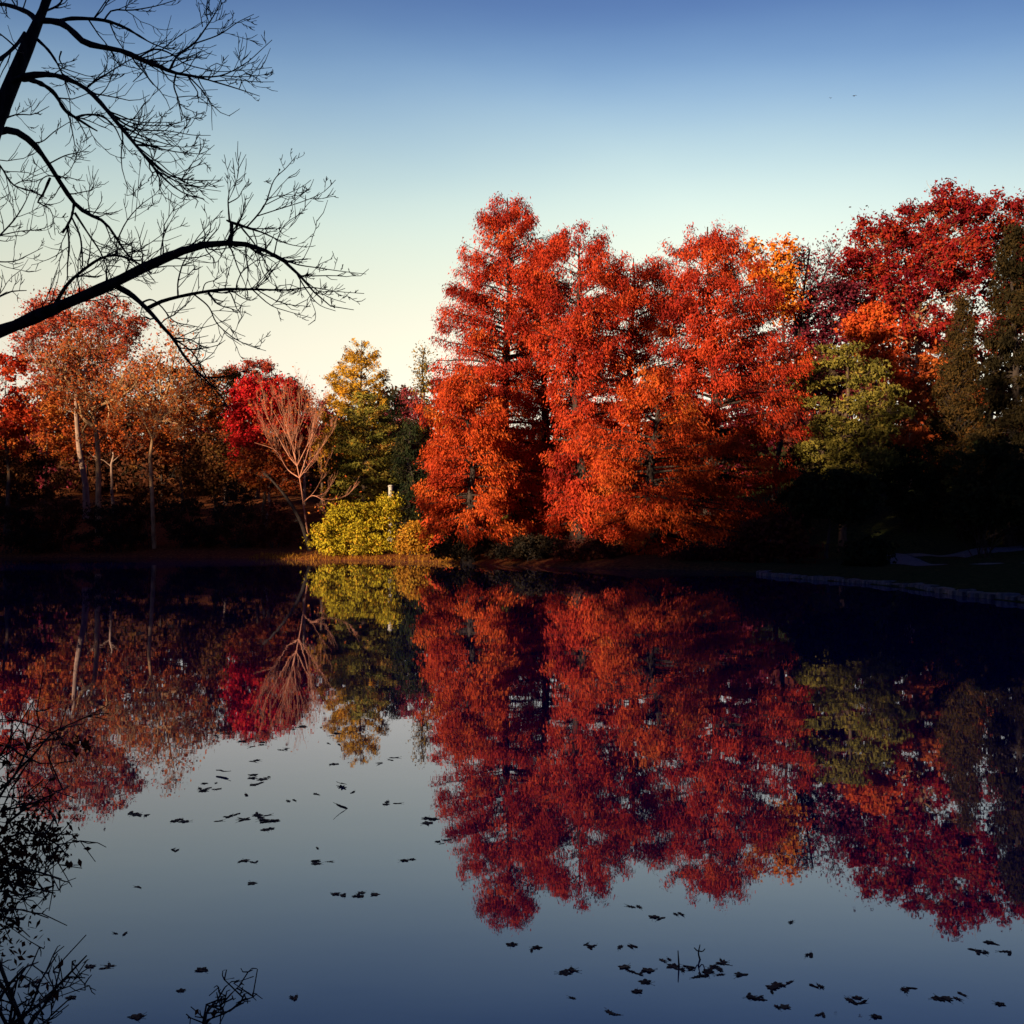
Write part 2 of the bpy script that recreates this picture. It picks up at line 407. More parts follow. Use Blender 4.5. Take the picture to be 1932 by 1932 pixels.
def make_cypress(name, label, bx, D, top, prof, leaf, bark='dark', step=.62, nb=5, seed=3, r0=.45, per=48, size=.102, cat='tree', droop=.25, depth=.85,
                 low=.05, hang=1.5, rise=.35, flat=.75, holes=.12, zbase=None, aspect=.34, tint=(.45, .2), tintz=0, group=None, clump=.42, sub=.28, leanx=0, layer=1.0):
    """tiered tree: prof = [(py, left px, right px)] gives the reach of its branches at each height"""
    rng = np.random.default_rng(seed)
    b = at(bx, 1000, D); base = np.array([b[0], D, ground_z(b[0], D) - .12 if zbase is None else zbase])
    ztop = at(bx, top, D)[2]; xtop = at(bx + leanx, top, D)[0]
    zs = np.array([at(bx, p[0], D)[2] for p in prof])
    o = np.argsort(zs)
    Lw = np.array([p[1] for p in prof])[o] * D / F; Rw = np.array([p[2] for p in prof])[o] * D / F; zs = zs[o]
    root = empty(name, base, label, cat, group)
    k = 14
    t = np.linspace(0, 1, k)
    tr = np.stack([base[0] + (xtop - base[0]) * t, np.full(k, D), base[2] + (ztop - base[2]) * t], 1)
    tr[1:-1, :2] += rng.normal(size=(k - 2, 2)) * .05 + .3 * np.sin(t[1:-1, None] * np.pi * 2.2 + rng.uniform(0, 6, (1, 2))) * np.sin(t[1:-1, None] * np.pi)
    rad = r0 * (1 - .93 * t) * (1 + .7 * np.exp(-t * 18))
    parts = [tubes(tr[None], rad[None], 9)]
    H = ztop - zs[0]
    z = np.arange(zs[0] + .2, ztop - .15, step)
    zz = np.repeat(z, nb) + rng.uniform(-step * .6, step * .6, len(z) * nb)
    zz = np.clip(zz, zs[0], ztop - .1)
    az = np.arange(len(zz)) * 2.39996 + rng.normal(size=len(zz)) * .5
    ca, sa = np.cos(az), np.sin(az)
    l, r_ = np.interp(zz, zs, Lw), np.interp(zz, zs, Rw)
    side = np.where(ca > 0, r_, l); fb = depth * (l + r_) / 2
    Ln = np.sqrt((side * ca) ** 2 + (fb * sa) ** 2) * rng.uniform(.72, 1.13, len(zz)) + .12
    keep = rng.uniform(size=len(zz)) > holes
    zz, ca, sa, Ln = zz[keep], ca[keep], sa[keep], Ln[keep]
    fr = (zz - zs[0]) / H
    tip_rise = (rise * (.25 + fr) - droop * (1 - fr)) * Ln
    st = np.stack([np.interp(zz - np.maximum(tip_rise, 0) * .6, tr[:, 2], tr[:, i]) for i in range(3)], 1)
    st[:, 2] = np.maximum(zz - np.maximum(tip_rise, 0) * .8, base[2] + .4)
    dirs = np.stack([ca, sa, np.zeros_like(ca)], 1)
    en = st + dirs * Ln[:, None]; en[:, 2] = np.maximum(st[:, 2] + tip_rise, .25)
    md = (st + en) / 2 + np.stack([0 * Ln, 0 * Ln, .1 * Ln], 1) + rng.normal(size=st.shape) * .05 * Ln[:, None]
    br = quad_curve(st, md, en, 7)
    br[:, -2:, 2] += np.array([.04, .16]) * Ln[:, None] ** .6 * (.3 + fr)[:, None]
    rb = np.interp(st[:, 2], tr[:, 2], rad) * .3 + .012
    parts.append(tubes(br, rb[:, None] * np.linspace(1, .2, 7)[None], 4))
    # side sprays
    ns = np.maximum(2, (Ln / clump * 1.5).astype(int))
    src = np.repeat(np.arange(len(Ln)), ns)
    tt = 1 - .8 * rng.uniform(size=len(src)) ** 1.35
    ti = np.clip(tt, .15, .999) * 6; i0 = ti.astype(int); f2 = (ti - i0)[:, None]
    p0 = br[src, i0] * (1 - f2) + br[src, i0 + 1] * f2
    sl = sub * Ln[src] * (1.1 - tt) * 1.6 + .2
    sgn = rng.choice([-1, 1], len(src))
    perp = np.stack([-dirs[src, 1], dirs[src, 0], 0 * sgn], 1) * sgn[:, None]
    p1 = p0 + (perp * rng.uniform(.5, 1, (len(src), 1)) + dirs[src] * .6) * sl[:, None]
    p1[:, 2] += rng.normal(size=len(src)) * .12 - droop * .25 * sl
    tw = quad_curve(p0, (p0 + p1) / 2 + [0, 0, .05], p1, 4)
    parts.append(tubes(tw, np.full((len(src), 1), .016) * np.linspace(1, .5, 4)[None], 3))
    V, Q = join(parts)
    build('trunk', V, Q, BM[bark], root, smooth=True, origin=base)
    # foliage along sprays
    cnt = rng.poisson(per * (rng.uniform(.3, 1.7, len(Ln)))[src]); s2 = np.repeat(np.arange(len(src)), cnt)
    u = rng.uniform(.0, 1.1, (len(s2), 1))
    P = p0[s2] * (1 - u) + p1[s2] * u + rng.normal(size=(len(s2), 3)) * [clump * .5, clump * .5, clump * flat * .6]
    P[:, 2] -= np.abs(rng.normal(size=len(s2))) * .16 * hang
    outd = norm(dirs[src][s2] * .7 + [0, 0, .5] + (rng.normal(size=p0.shape) * .5)[s2] + rng.normal(size=P.shape) * .2)
    dn = dirs[src][s2] * .45 + np.array([0, 0, -1.0]) * hang * .8 + perp[s2] * .3
    ok = P[:, 2] > .12
    P, outd, dn, s2 = P[ok], outd[ok], dn[ok], s2[ok]
    V, Q = leaves(P, outd, size, rng, aspect, dn * 1.5, .5)
    bt = rng.normal(size=len(Ln)) * tint[1]
    tn = tint[0] + bt[src][s2] + rng.normal(size=len(s2)) * tint[1] * .6 + tintz * (.5 - (P[:, 2] - zs[0]) / H)
    build('crown', V, Q, LM[leaf], root, tint=np.clip(tn, 0, 1), origin=base)
    return root

def grow(rng, p, d, L, r, lev, cfg, out, tip_up=.0):
    """recursive bare branching; out[lev] collects (points, radii)"""
    k = 8 if lev < 2 else 5
    pts = [p]; dd = d.copy()
    for i in range(k - 1):
        dd = norm(dd + rng.normal(size=3) * cfg['wob'] + np.array([0, 0, cfg['up'] * (.4 + lev * .3)]))
        pts.append(pts[-1] + dd * L / (k - 1))
    pts = np.array(pts)
    rr = r * np.linspace(1, cfg['taper'] if lev else .5, k)
    out.setdefault(k, []).append((pts, np.maximum(rr, cfg['rmin'])))
    if lev >= cfg['levels']: return
    for j in range(cfg['kids'][lev]):
        t = rng.uniform(cfg['start'][lev], 1) * (k - 1.001); i0 = int(t); f = t - i0
        q = pts[i0] * (1 - f) + pts[i0 + 1] * f
        ax = norm(pts[i0 + 1] - pts[i0])
        s = norm(np.cross(ax, rng.normal(size=3)))
        ang = math.radians(rng.uniform(*cfg['ang']))
        nd = norm(ax * math.cos(ang) + s * math.sin(ang))
        grow(rng, q, nd, L * cfg['ratio'] * rng.uniform(.65, 1.15) * (1.15 - .4 * t / (k - 1)), (rr[i0]) * .58, lev + 1, cfg, out)

def make_bare(name, label, bx, D, trunk_pts, bark, seed, r0, L, cfg, nlimb, leaf=None, per=0, size=.12, group=None, limb_start=.3, limbs=(), cat='tree', tint=(.5, .2), rc=.5, start_z=None):
    """trunk traced through photo positions; limbs and twigs grown from it"""
    rng = np.random.default_rng(seed)
    tp = [at(q[0], q[1], D + (q[2] if len(q) > 2 else 0)) for q in trunk_pts]
    base = tp[0].copy(); base[2] = ground_z(base[0], base[1]) - .1
    tp[0] = base
    root = empty(name, base, label, cat, group)
    out = {}
    tr = smoothline(tp, 12)
    rad = r0 * np.linspace(1, .3, 12)
    out.setdefault(12, []).append((tr, rad))
    for lp in limbs:
        q = [at(a[0], a[1], D + (a[2] if len(a) > 2 else 0)) for a in lp]
        q[0] = tr[np.argmin(((tr - q[0]) ** 2).sum(1))]
        ln = smoothline(q, 12); rr = r0 * .62 * np.linspace(1, .3, 12)
        out[12].append((ln, rr))
    mains = list(out[12])
    for m_i, (ln, rr) in enumerate(mains):
        n_ = nlimb if m_i == 0 else max(4, nlimb // 2)
        for j in range(n_):
            t = rng.uniform(limb_start if m_i == 0 else .2, 1) * 10.99; i0 = int(t)
            ax = norm(ln[i0 + 1] - ln[i0]); s = norm(np.cross(ax, rng.normal(size=3)))
            ang = math.radians(rng.uniform(*cfg['ang']))
            grow(rng, ln[i0], norm(ax * math.cos(ang) + s * math.sin(ang)), L * rng.uniform(.6, 1.1) * (1.2 - .5 * t / 11), rr[i0] * .55, 1, cfg, out)
    parts = []
    tips = []
    for k, lst in out.items():
        parts.append(tubes(np.array([a for a, _ in lst]), np.array([b for _, b in lst]), 7 if k == 12 else (5 if k == 8 else 3)))
        if k == 5: tips = [a for a, _ in lst]
    V, Q = join(parts)
    build('trunk', V, Q, BM[bark], root, smooth=True, origin=base)
    if leaf and per and len(tips):
        tips = np.array(tips)
        n = int(len(tips) * per)
        i = rng.integers(0, len(tips), n); j = rng.integers(1, 5, n)
        P = tips[i, j] + rng.normal(size=(n, 3)) * rc
        V, Q = leaves(P, norm(rng.normal(size=(n, 3))), size, rng)
        build('crown', V, Q, LM[leaf], root, tint=np.clip(tint[0] + rng.normal(size=n) * tint[1], 0, 1), origin=base)
    return root
# ------------------------------------------------------------------ the red bald cypresses on the point
make_cypress('bald_cypress', 'tallest russet red tiered tree, its pointed top highest left of centre', 957, 87, 374,
    [(382, 22, 20), (402, 46, 44), (440, 74, 92), (500, 86, 122), (550, 110, 132), (600, 132, 118), (650, 150, 110), (690, 152, 70), (720, 150, 55), (770, 150, 60), (830, 155, 75), (900, 150, 80), (960, 146, 85), (1000, 130, 80), (1018, 60, 20)],
    'cypress', seed=11, nb=7, step=.6, r0=.6, tintz=.25, droop=.35)
make_cypress('bald_cypress', 'red tiered tree with a drooping right shoulder beside the tallest one', 1092, 80, 450,
    [(458, 60, 50), (474, 92, 66), (520, 110, 106), (600, 104, 120), (690, 50, 110), (780, 34, 110), (900, 80, 95), (1000, 60, 60)],
    'cypress', seed=12, nb=6, r0=.5, tintz=.15)
make_cypress('bald_cypress', 'half hidden red tiered tree in the dark gap right of the tallest trunk', 1024, 93, 500,
    [(510, 24, 24), (560, 60, 60), (640, 60, 70), (700, 46, 60), (760, 50, 60), (840, 80, 80), (920, 90, 90), (1000, 70, 70)],
    'cypress', seed=17, nb=5, r0=.5, tintz=.1, tint=(.3, .2), holes=.2)
make_cypress('bald_cypress', 'shorter red tiered tree with a rounded top in the dip of the red crowns', 1195, 87, 488,
    [(494, 60, 50), (530, 92, 90), (600, 100, 104), (690, 110, 112), (800, 112, 112), (930, 112, 100), (1000, 90, 90)],
    'cypress', seed=13, nb=6, r0=.5, tintz=.15)
make_cypress('bald_cypress', 'broad deep red tiered tree whose right side falls into shade', 1345, 83, 428,
    [(436, 48, 42), (456, 66, 60), (490, 112, 92), (530, 112, 130), (600, 130, 150), (650, 112, 158), (750, 122, 164), (850, 122, 164), (950, 120, 150), (1020, 80, 110)],
    'cypress', seed=14, nb=7, r0=.6, tintz=.1, leanx=-10)
make_cypress('bald_cypress', 'low orange tiered tree standing at the water in front of the red ones', 1235, 73, 690,
    [(700, 20, 20), (740, 62, 60), (800, 112, 110), (850, 135, 150), (900, 126, 166), (950, 110, 172), (1000, 80, 165), (1035, 50, 135), (1052, 25, 90)],
    'cypress_orange', seed=15, nb=7, r0=.42, droop=.5)
make_cypress('bald_cypress', 'low bright orange tiered tree beneath the left of the tallest red one', 884, 80, 690,
    [(700, 28, 28), (760, 80, 66), (850, 82, 74), (950, 84, 84), (985, 76, 96), (1004, 40, 60)],
    'cypress_orange', seed=16, nb=7, r0=.35, droop=.45)

# ------------------------------------------------------------------ right hand slope
make_tree('oak_tree', 'big dark red oak with a wide crown and pale lit limbs', 'tree', 1712, 112,
    [(1800, 388, 55, 48), (1728, 432, 60, 46), (1660, 452, 64, 44), (1622, 512, 58, 48), (1700, 540, 84, 60), (1790, 500, 80, 70), (1640, 596, 58, 36), (1745, 620, 70, 48), (1842, 430, 36, 46)],
    'oak', 'pale', n=520, per=95, size=.145, rc=.62, r0=.42, ngroup=14, seed=21, top=(1735, 470), shell=.3, twigs=1)
make_tree('oak_tree', 'second dark red oak, behind the tall conifer at the edge', 'tree', 1850, 116,
    [(1890, 404, 46, 42), (1958, 430, 60, 60), (1910, 500, 72, 80), (1870, 610, 60, 60), (1990, 540, 80, 100)],
    'oak', 'dark', n=330, per=90, size=.145, rc=.65, r0=.5, ngroup=11, seed=22, top=(1900, 470), shell=.5, twigs=1)
make_tree('maple_tree', 'flame orange tree glowing above the yellow green pine', 'tree', 1668, 103,
    [(1648, 618, 48, 34), (1662, 668, 42, 48), (1692, 712, 24, 26), (1618, 612, 32, 24), (1706, 740, 18, 16), (1640, 590, 30, 20)],
    'cypress_orange', 'dark', n=120, per=85, size=.135, rc=.5, r0=.2, ngroup=6, seed=23)
make_tree('maple_tree', 'golden orange tree top showing over the red crowns beside bare twigs', 'tree', 1462, 106,
    [(1476, 474, 26, 26), (1420, 474, 18, 22), (1470, 520, 40, 35), (1425, 512, 26, 26), (1480, 570, 30, 40)],
    'flame', 'dark', n=110, per=48, size=.15, rc=.5, r0=.25, ngroup=6, seed=24, tint=(.72, .2), top=(1465, 490))
cfg_open = dict(wob=.13, up=.07, taper=.3, rmin=.018, levels=3, kids=[5, 7, 6, 0], start=[.3, .2, .15], ang=(22, 55), ratio=.52)
make_bare('bare_tree', 'leafless grey tree in the sky gap beside the big red oak', 1515, 108, [(1515, 960), (1512, 720), (1505, 620), (1518, 540), (1528, 470)], 'dark', 25, .26, 3.6, cfg_open, 16,
    limbs=[[(1510, 650), (1540, 560), (1562, 500)], [(1508, 640), (1495, 560), (1490, 490)]], leaf='purple', per=3, size=.12)
make_tree('maple_tree', 'maroon tree filling the gap left of the big oak', 'tree', 1555, 109,
    [(1550, 570, 46, 34), (1528, 624, 46, 40), (1586, 640, 56, 50), (1604, 566, 34, 36), (1560, 710, 60, 40)],
    'purple', 'dark', n=170, per=85, size=.145, rc=.6, r0=.3, ngroup=8, seed=26, tint=(.45, .2), twigs=1)
make_tree('pine_tree', 'yellow green pine with flat cloud like layers of needles', 'tree', 1592, 82,
    [(1592, 658, 44, 11), (1536, 692, 34, 11), (1606, 686, 62, 11), (1652, 704, 40, 12), (1532, 722, 36, 10), (1594, 722, 50, 12), (1664, 738, 40, 14), (1542, 762, 28, 11), (1624, 762, 50, 16), (1690, 775, 40, 16), (1560, 806, 60, 22), (1640, 812, 60, 24), (1560, 848, 60, 26), (1640, 862, 54, 26), (1590, 890, 60, 26)],
    'pinelight', 'brown', n=360, per=60, size=.13, rc=.42, r0=.3, ngroup=12, seed=27, flat=.45, top=(1600, 670), aspect=.4)
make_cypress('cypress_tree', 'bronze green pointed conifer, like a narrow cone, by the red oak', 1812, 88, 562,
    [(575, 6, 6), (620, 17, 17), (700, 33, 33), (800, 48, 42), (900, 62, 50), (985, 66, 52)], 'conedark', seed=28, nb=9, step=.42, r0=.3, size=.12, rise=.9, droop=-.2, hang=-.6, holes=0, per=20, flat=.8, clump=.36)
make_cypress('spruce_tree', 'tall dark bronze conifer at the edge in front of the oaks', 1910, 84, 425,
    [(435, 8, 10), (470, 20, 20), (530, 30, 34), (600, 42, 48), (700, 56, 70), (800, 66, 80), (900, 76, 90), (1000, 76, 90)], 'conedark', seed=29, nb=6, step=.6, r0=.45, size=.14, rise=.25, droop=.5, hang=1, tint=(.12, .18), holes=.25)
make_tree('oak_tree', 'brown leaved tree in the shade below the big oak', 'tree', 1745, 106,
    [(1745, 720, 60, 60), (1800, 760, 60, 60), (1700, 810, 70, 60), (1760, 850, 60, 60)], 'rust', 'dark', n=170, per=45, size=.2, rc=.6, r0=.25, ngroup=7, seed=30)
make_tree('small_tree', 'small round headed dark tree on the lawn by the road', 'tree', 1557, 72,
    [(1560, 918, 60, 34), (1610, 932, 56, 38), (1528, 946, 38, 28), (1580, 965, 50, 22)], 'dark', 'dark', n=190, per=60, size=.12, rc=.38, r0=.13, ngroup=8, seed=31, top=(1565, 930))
SH = 'shrub'
right_shrubs = [
    ('dark rounded shrub alone on the lawn between the road and the water', 1640, 58, [(1640, 1042, 42, 26), (1628, 1055, 38, 16)], 'dark', 70),
    ('large dark evergreen shrub beyond the road under the pointed conifer', 1860, 74, [(1860, 900, 80, 80), (1900, 950, 70, 50), (1820, 960, 50, 40)], 'dark', 200),
    ('dark shrub under the yellow green pine', 1500, 84, [(1510, 900, 40, 60), (1500, 960, 50, 40), (1540, 870, 50, 40)], 'shade', 130),
    ('dark shrub between the small lawn tree and the pointed conifer', 1720, 88, [(1720, 930, 60, 60), (1690, 880, 60, 50), (1740, 980, 40, 20)], 'dark', 150),
    ('low dark shrub at the foot of the shaded red cypress', 1460, 66, [(1455, 1010, 60, 36), (1420, 1040, 60, 20), (1500, 1035, 40, 18)], 'bronze', 110),
]
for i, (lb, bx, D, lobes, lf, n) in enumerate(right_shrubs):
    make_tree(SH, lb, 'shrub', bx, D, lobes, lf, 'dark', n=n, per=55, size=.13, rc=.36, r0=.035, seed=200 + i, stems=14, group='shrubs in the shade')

# ------------------------------------------------------------------ left bank
make_tree('maple_tree', 'tall airy rose red tree with sky showing through its crown', 'tree', 165, 132,
    [(150, 578, 76, 40), (92, 602, 52, 42), (218, 606, 54, 44), (252, 628, 30, 34), (150, 640, 112, 44), (88, 690, 76, 44), (205, 690, 80, 44), (58, 640, 36, 38)],
    'pinkred', 'grey', n=330, per=62, size=.14, rc=.7, r0=.4, ngroup=13, seed=41, shell=.55, twigs=3, twig_len=1.6, top=(150, 610))
make_tree('maple_tree', 'orange red tree cut by the left edge under the heavy limb', 'tree', 14, 122,
    [(20, 690, 36, 26), (12, 750, 46, 36), (-10, 820, 60, 50), (40, 800, 30, 40)], 'cypress', 'brown', n=130, per=55, size=.17, rc=.55, r0=.3, ngroup=7, seed=42)
cfg_syc = dict(wob=.17, up=.05, taper=.25, rmin=.013, levels=3, kids=[5, 6, 5, 0], start=[.3, .25, .2], ang=(25, 65), ratio=.5)
make_bare('sycamore_tree', 'pale barked sycamore with a forked trunk and thin rust leaves', 185, 118,
    [(186, 985), (185, 858), (180, 812), (181, 786), (162, 756), (157, 722), (152, 690), (129, 644)], 'pale', 43, .34, 4.2, cfg_syc, 16,
    limbs=[[(181, 786), (192, 772), (206, 747, -1), (226, 721, -1), (244, 683, 0)], [(182, 815), (168, 800), (153, 780, 1), (152, 740, 2)], [(157, 722), (166, 690, 1), (172, 655, 1)], [(206, 747), (240, 740, -3), (262, 715, -3)], [(160, 750), (130, 720, -2), (100, 680, -2)]],
    leaf='rust', per=2.6, size=.14, limb_start=.45, rc=.45)
make_bare('sycamore_tree', 'slender pale tree with a tall bare trunk rising from the shaded waterside', 288, 108,
    [(291, 1040), (288, 960), (286, 914), (283, 863), (291, 812), (301, 775), (306, 750), (300, 703), (304, 660)], 'pale', 44, .22, 3.6, cfg_syc, 18,
    limbs=[[(301, 775), (316, 734, -1), (324, 696, 0), (334, 650, 1)], [(300, 780), (335, 770, -2), (372, 757, -2), (410, 748, -2)], [(299, 785), (278, 763, 1), (240, 752, 1)], [(292, 808), (315, 795, -2), (338, 800, -3)], [(316, 734), (350, 735, -2), (380, 720, -1)]],
    leaf='rust', per=1.8, size=.13, limb_start=.55, rc=.4, tint=(.7, .2))
fills = [
    ('maple_tree', 'rust coloured tree behind the forked pale sycamore', 215, 138, [(230, 745, 60, 40), (180, 780, 60, 46), (240, 820, 60, 44), (150, 830, 60, 40)], 'rust', 170, .42),
    ('maple_tree', 'russet tree behind the slender pale trunk', 345, 140, [(330, 716, 62, 34), (385, 765, 56, 46), (305, 785, 60, 50), (400, 822, 50, 40), (350, 850, 60, 34)], 'rust', 200, .5),
    ('oak_tree', 'tan brown tree at the far left under the heavy limb', 85, 136, [(66, 770, 60, 44), (116, 745, 50, 44), (60, 840, 70, 40), (110, 820, 50, 50)], 'rust', 170, .62),
    ('oak_tree', 'small golden brown tree top left of the crimson maple', 425, 150, [(428, 716, 32, 18), (400, 744, 30, 20), (452, 742, 26, 20), (425, 790, 40, 40)], 'olive', 90, .5),
    ('maple_tree', 'rosy tree crown just above the crimson maple', 485, 158, [(478, 700, 44, 20), (532, 732, 36, 26), (440, 704, 20, 14), (560, 765, 28, 30)], 'pinkred', 110, .35),
    ('maple_tree', 'crimson maple, the brightest red crown left of the golden conifer', 495, 122, [(492, 756, 54, 44), (464, 794, 40, 40), (534, 752, 34, 40), (516, 822, 56, 40), (560, 800, 34, 52), (470, 835, 36, 30), (470, 740, 34, 28)], 'crimson', 360, .55),
    ('maple_tree', 'low rust red tree beneath the crimson maple', 500, 116, [(476, 880, 46, 36), (540, 850, 40, 36), (520, 905, 50, 30)], 'rust', 110, .45),
    ('maple_tree', 'muted brown tree between the slender trunk and the crimson maple', 410, 124, [(410, 850, 50, 46), (380, 900, 50, 40), (440, 905, 46, 36)], 'brown', 130, .65),
    ('maple_tree', 'small amber tree beside the green pine', 616, 134, [(622, 828, 30, 18), (606, 850, 28, 20), (630, 880, 24, 30)], 'orangeyellow', 60, .5),
    ('maple_tree', 'plum red tree right of the golden conifer', 772, 140, [(772, 754, 28, 20), (752, 790, 24, 26), (794, 788, 24, 30), (770, 830, 34, 30)], 'purple', 100, .75),
    ('maple_tree', 'purple leaved tree in the gap left of the golden conifer', 608, 150, [(612, 770, 14, 18), (604, 800, 20, 24), (620, 840, 20, 24)], 'purple', 50, .65),
    ('oak_tree', 'deep shaded brown tree low at the far left', 35, 124, [(30, 870, 60, 40), (80, 900, 50, 40), (10, 930, 60, 40)], 'brown', 140, .4),
]
for i, (nm, lb, bx, D, lobes, lf, n, tm) in enumerate(fills):
    make_tree(nm, lb, 'tree', bx, D, lobes, lf, 'brown' if i % 3 else 'grey', n=n, per=75, size=.14, rc=.55, r0=.22, ngroup=8, seed=60 + i, tint=(tm, .22), twigs=1, twig_r=.022, shell=.45)
cfg_fan = dict(wob=.08, up=.17, taper=.18, rmin=.006, levels=3, kids=[4, 5, 4, 0], start=[.2, .15, .15], ang=(10, 28), ratio=.58)
make_bare('bare_tree', 'leafless pale tree with fan shaped twigs leaning over the bank', 584, 100,
    [(585, 1030), (575, 968), (567, 912), (560, 876), (552, 840), (535, 790)], 'tan', 45, .085, 3.6, cfg_fan, 7,
    limbs=[[(561, 880), (575, 850, -1), (592, 815, -1), (606, 765, 0)], [(560, 876), (545, 860, 1), (520, 815, 1), (496, 770, 1)], [(556, 858), (562, 800), (566, 745)], [(566, 900), (584, 840, -1), (600, 750, -1)], [(560, 870), (540, 800), (530, 745)], [(566, 910), (582, 878, -2), (602, 850, -3), (618, 830, -3)], [(564, 895), (542, 885, 1), (520, 850, 2), (480, 835, 2)],
           [(572, 950), (590, 935, -2), (612, 945, -3)], [(558, 860), (540, 820, -2), (515, 775, -2)]], limb_start=.5, leaf='rust', per=.6, size=.1)
make_bare('dead_tree', 'dark dead trunk leaning across the lit leaf bank', 583, 99, [(586, 1034), (570, 990), (545, 945), (512, 905), (497, 893)], 'dark', 46, .22, 1.6, dict(cfg_syc, levels=2), 5)
make_bare('bare_tree', 'thin leafless tree with a few leaves left of the tallest red crown', 800, 128, [(802, 960), (802, 820), (800, 740), (796, 690), (802, 655)], 'dark', 47, .16, 2.2, cfg_open, 14, leaf='olive', per=2.5, size=.12)
make_bare('bare_tree', 'leafless twiggy tree top between the crimson maple and golden conifer', 575, 150, [(575, 960), (574, 830), (570, 770), (572, 735)], 'grey', 48, .2, 3, cfg_open, 14, leaf='pinkred', per=3, size=.13)
make_cypress('larch_tree', 'golden conifer with a spiky top standing alone against the sky', 682, 146, 642,
    [(652, 12, 14), (676, 36, 34), (690, 42, 40), (706, 68, 40), (716, 66, 56), (740, 56, 56), (760, 66, 46), (850, 72, 60), (950, 62, 56)], 'gold', bark='brown', seed=51, nb=6, step=.75, r0=.4, size=.17, rise=.55, droop=.1, hang=.3, per=22, tintz=-.1)
make_cypress('pine_tree', 'dense dark green pine in front of the golden conifer', 690, 120, 744,
    [(754, 18, 16), (775, 40, 36), (800, 58, 48), (850, 74, 54), (900, 74, 52), (945, 64, 44)], 'pine', bark='brown', seed=52, nb=7, step=.6, r0=.35, size=.14, rise=.3, droop=.05, hang=.1, per=22, flat=.5, holes=.03, tint=(.45, .22))
make_cypress('hemlock_tree', 'dark shaded evergreen squeezed between the pine and the orange cypress', 775, 104, 792,
    [(800, 12, 12), (850, 30, 28), (920, 36, 34), (985, 36, 30)], 'dark', seed=53, nb=7, step=.5, r0=.25, size=.13, per=18, tint=(.6, .25))
make_cypress('hemlock_tree', 'small dark evergreen tip right behind the green pine', 742, 130, 728,
    [(735, 8, 8), (780, 22, 18), (860, 30, 28), (940, 34, 30)], 'dark', seed=54, nb=7, step=.55, r0=.25, size=.14, per=16, tint=(.5, .25))

bank = [
    ('large sunlit yellow green shrub on the far shore', 665, 93.4, [(668, 978, 56, 34), (624, 1008, 36, 32), (704, 1000, 44, 38), (726, 958, 26, 24), (740, 950, 18, 14), (670, 1032, 88, 22)], 'yellow', 330, .5, 16),
    ('small orange yellow shrub right of the large yellow one', 788, 92, [(782, 1008, 24, 22), (806, 1026, 26, 20), (770, 1034, 26, 16)], 'orangeyellow', 110, .45, 10),
    ('low green shrub under the orange cypress', 890, 82, [(860, 986, 30, 14), (915, 982, 40, 15), (890, 1000, 50, 10)], 'pinelight', 90, .4, 10),
    ('dark low shrub at the water under the low orange cypress', 885, 80, [(880, 1028, 60, 20), (850, 1040, 34, 14)], 'shade', 110, .4, 12),
    ('dark low shrub at the water under the tallest red cypress', 1000, 75, [(1000, 1036, 66, 22), (960, 1048, 40, 14)], 'shade', 120, .4, 12),
    ('dark red shrub at the water before the middle cypress', 1110, 71, [(1110, 1044, 60, 22), (1150, 1052, 50, 16)], 'bronze', 110, .4, 12),
    ('dark red shrub at the water right of the low orange cypress', 1340, 67, [(1330, 1052, 70, 20), (1290, 1058, 50, 14), (1390, 1056, 40, 16)], 'bronze', 120, .3, 12),
    ('dull plum shrub at the left foot of the lit leaf bank', 520, 106, [(520, 975, 36, 34), (540, 1005, 34, 24), (490, 1005, 30, 26)], 'bronze', 110, .5, 10),
    ('shaded shrub at the far left of the shore', 20, 106, [(20, 990, 54, 40), (60, 1020, 40, 22)], 'shade', 110, .4, 10),
    ('shaded brown shrub left of the forked sycamore', 115, 108, [(115, 970, 50, 44), (90, 1015, 50, 24)], 'brown', 110, .3, 10),
    ('shaded shrub in front of the forked sycamore', 210, 107, [(210, 980, 50, 46), (180, 1020, 50, 22), (240, 1020, 40, 20)], 'shade', 120, .45, 10),
    ('shaded shrub right of the slender pale trunk', 345, 108, [(345, 975, 44, 46), (370, 1015, 50, 26)], 'shade', 110, .5, 10),
    ('dark shrub beneath the muted brown tree', 440, 107, [(440, 960, 50, 50), (420, 1015, 50, 28), (470, 1020, 40, 22)], 'shade', 130, .5, 10),
    ('brown shrub hanging low over the shaded shore', 275, 110, [(270, 955, 40, 36), (255, 1005, 40, 26)], 'brown', 90, .4, 10),
]
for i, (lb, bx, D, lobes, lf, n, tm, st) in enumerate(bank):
    make_tree(SH, lb, 'shrub', bx, D, lobes, lf, 'dark', n=n, per=75, size=.09, rc=.36, r0=.035, twigs=2, twig_len=.9, twig_r=.012, seed=100 + i, stems=st, group='shrubs along the far shore', tint=(tm, .25), shell=.35)

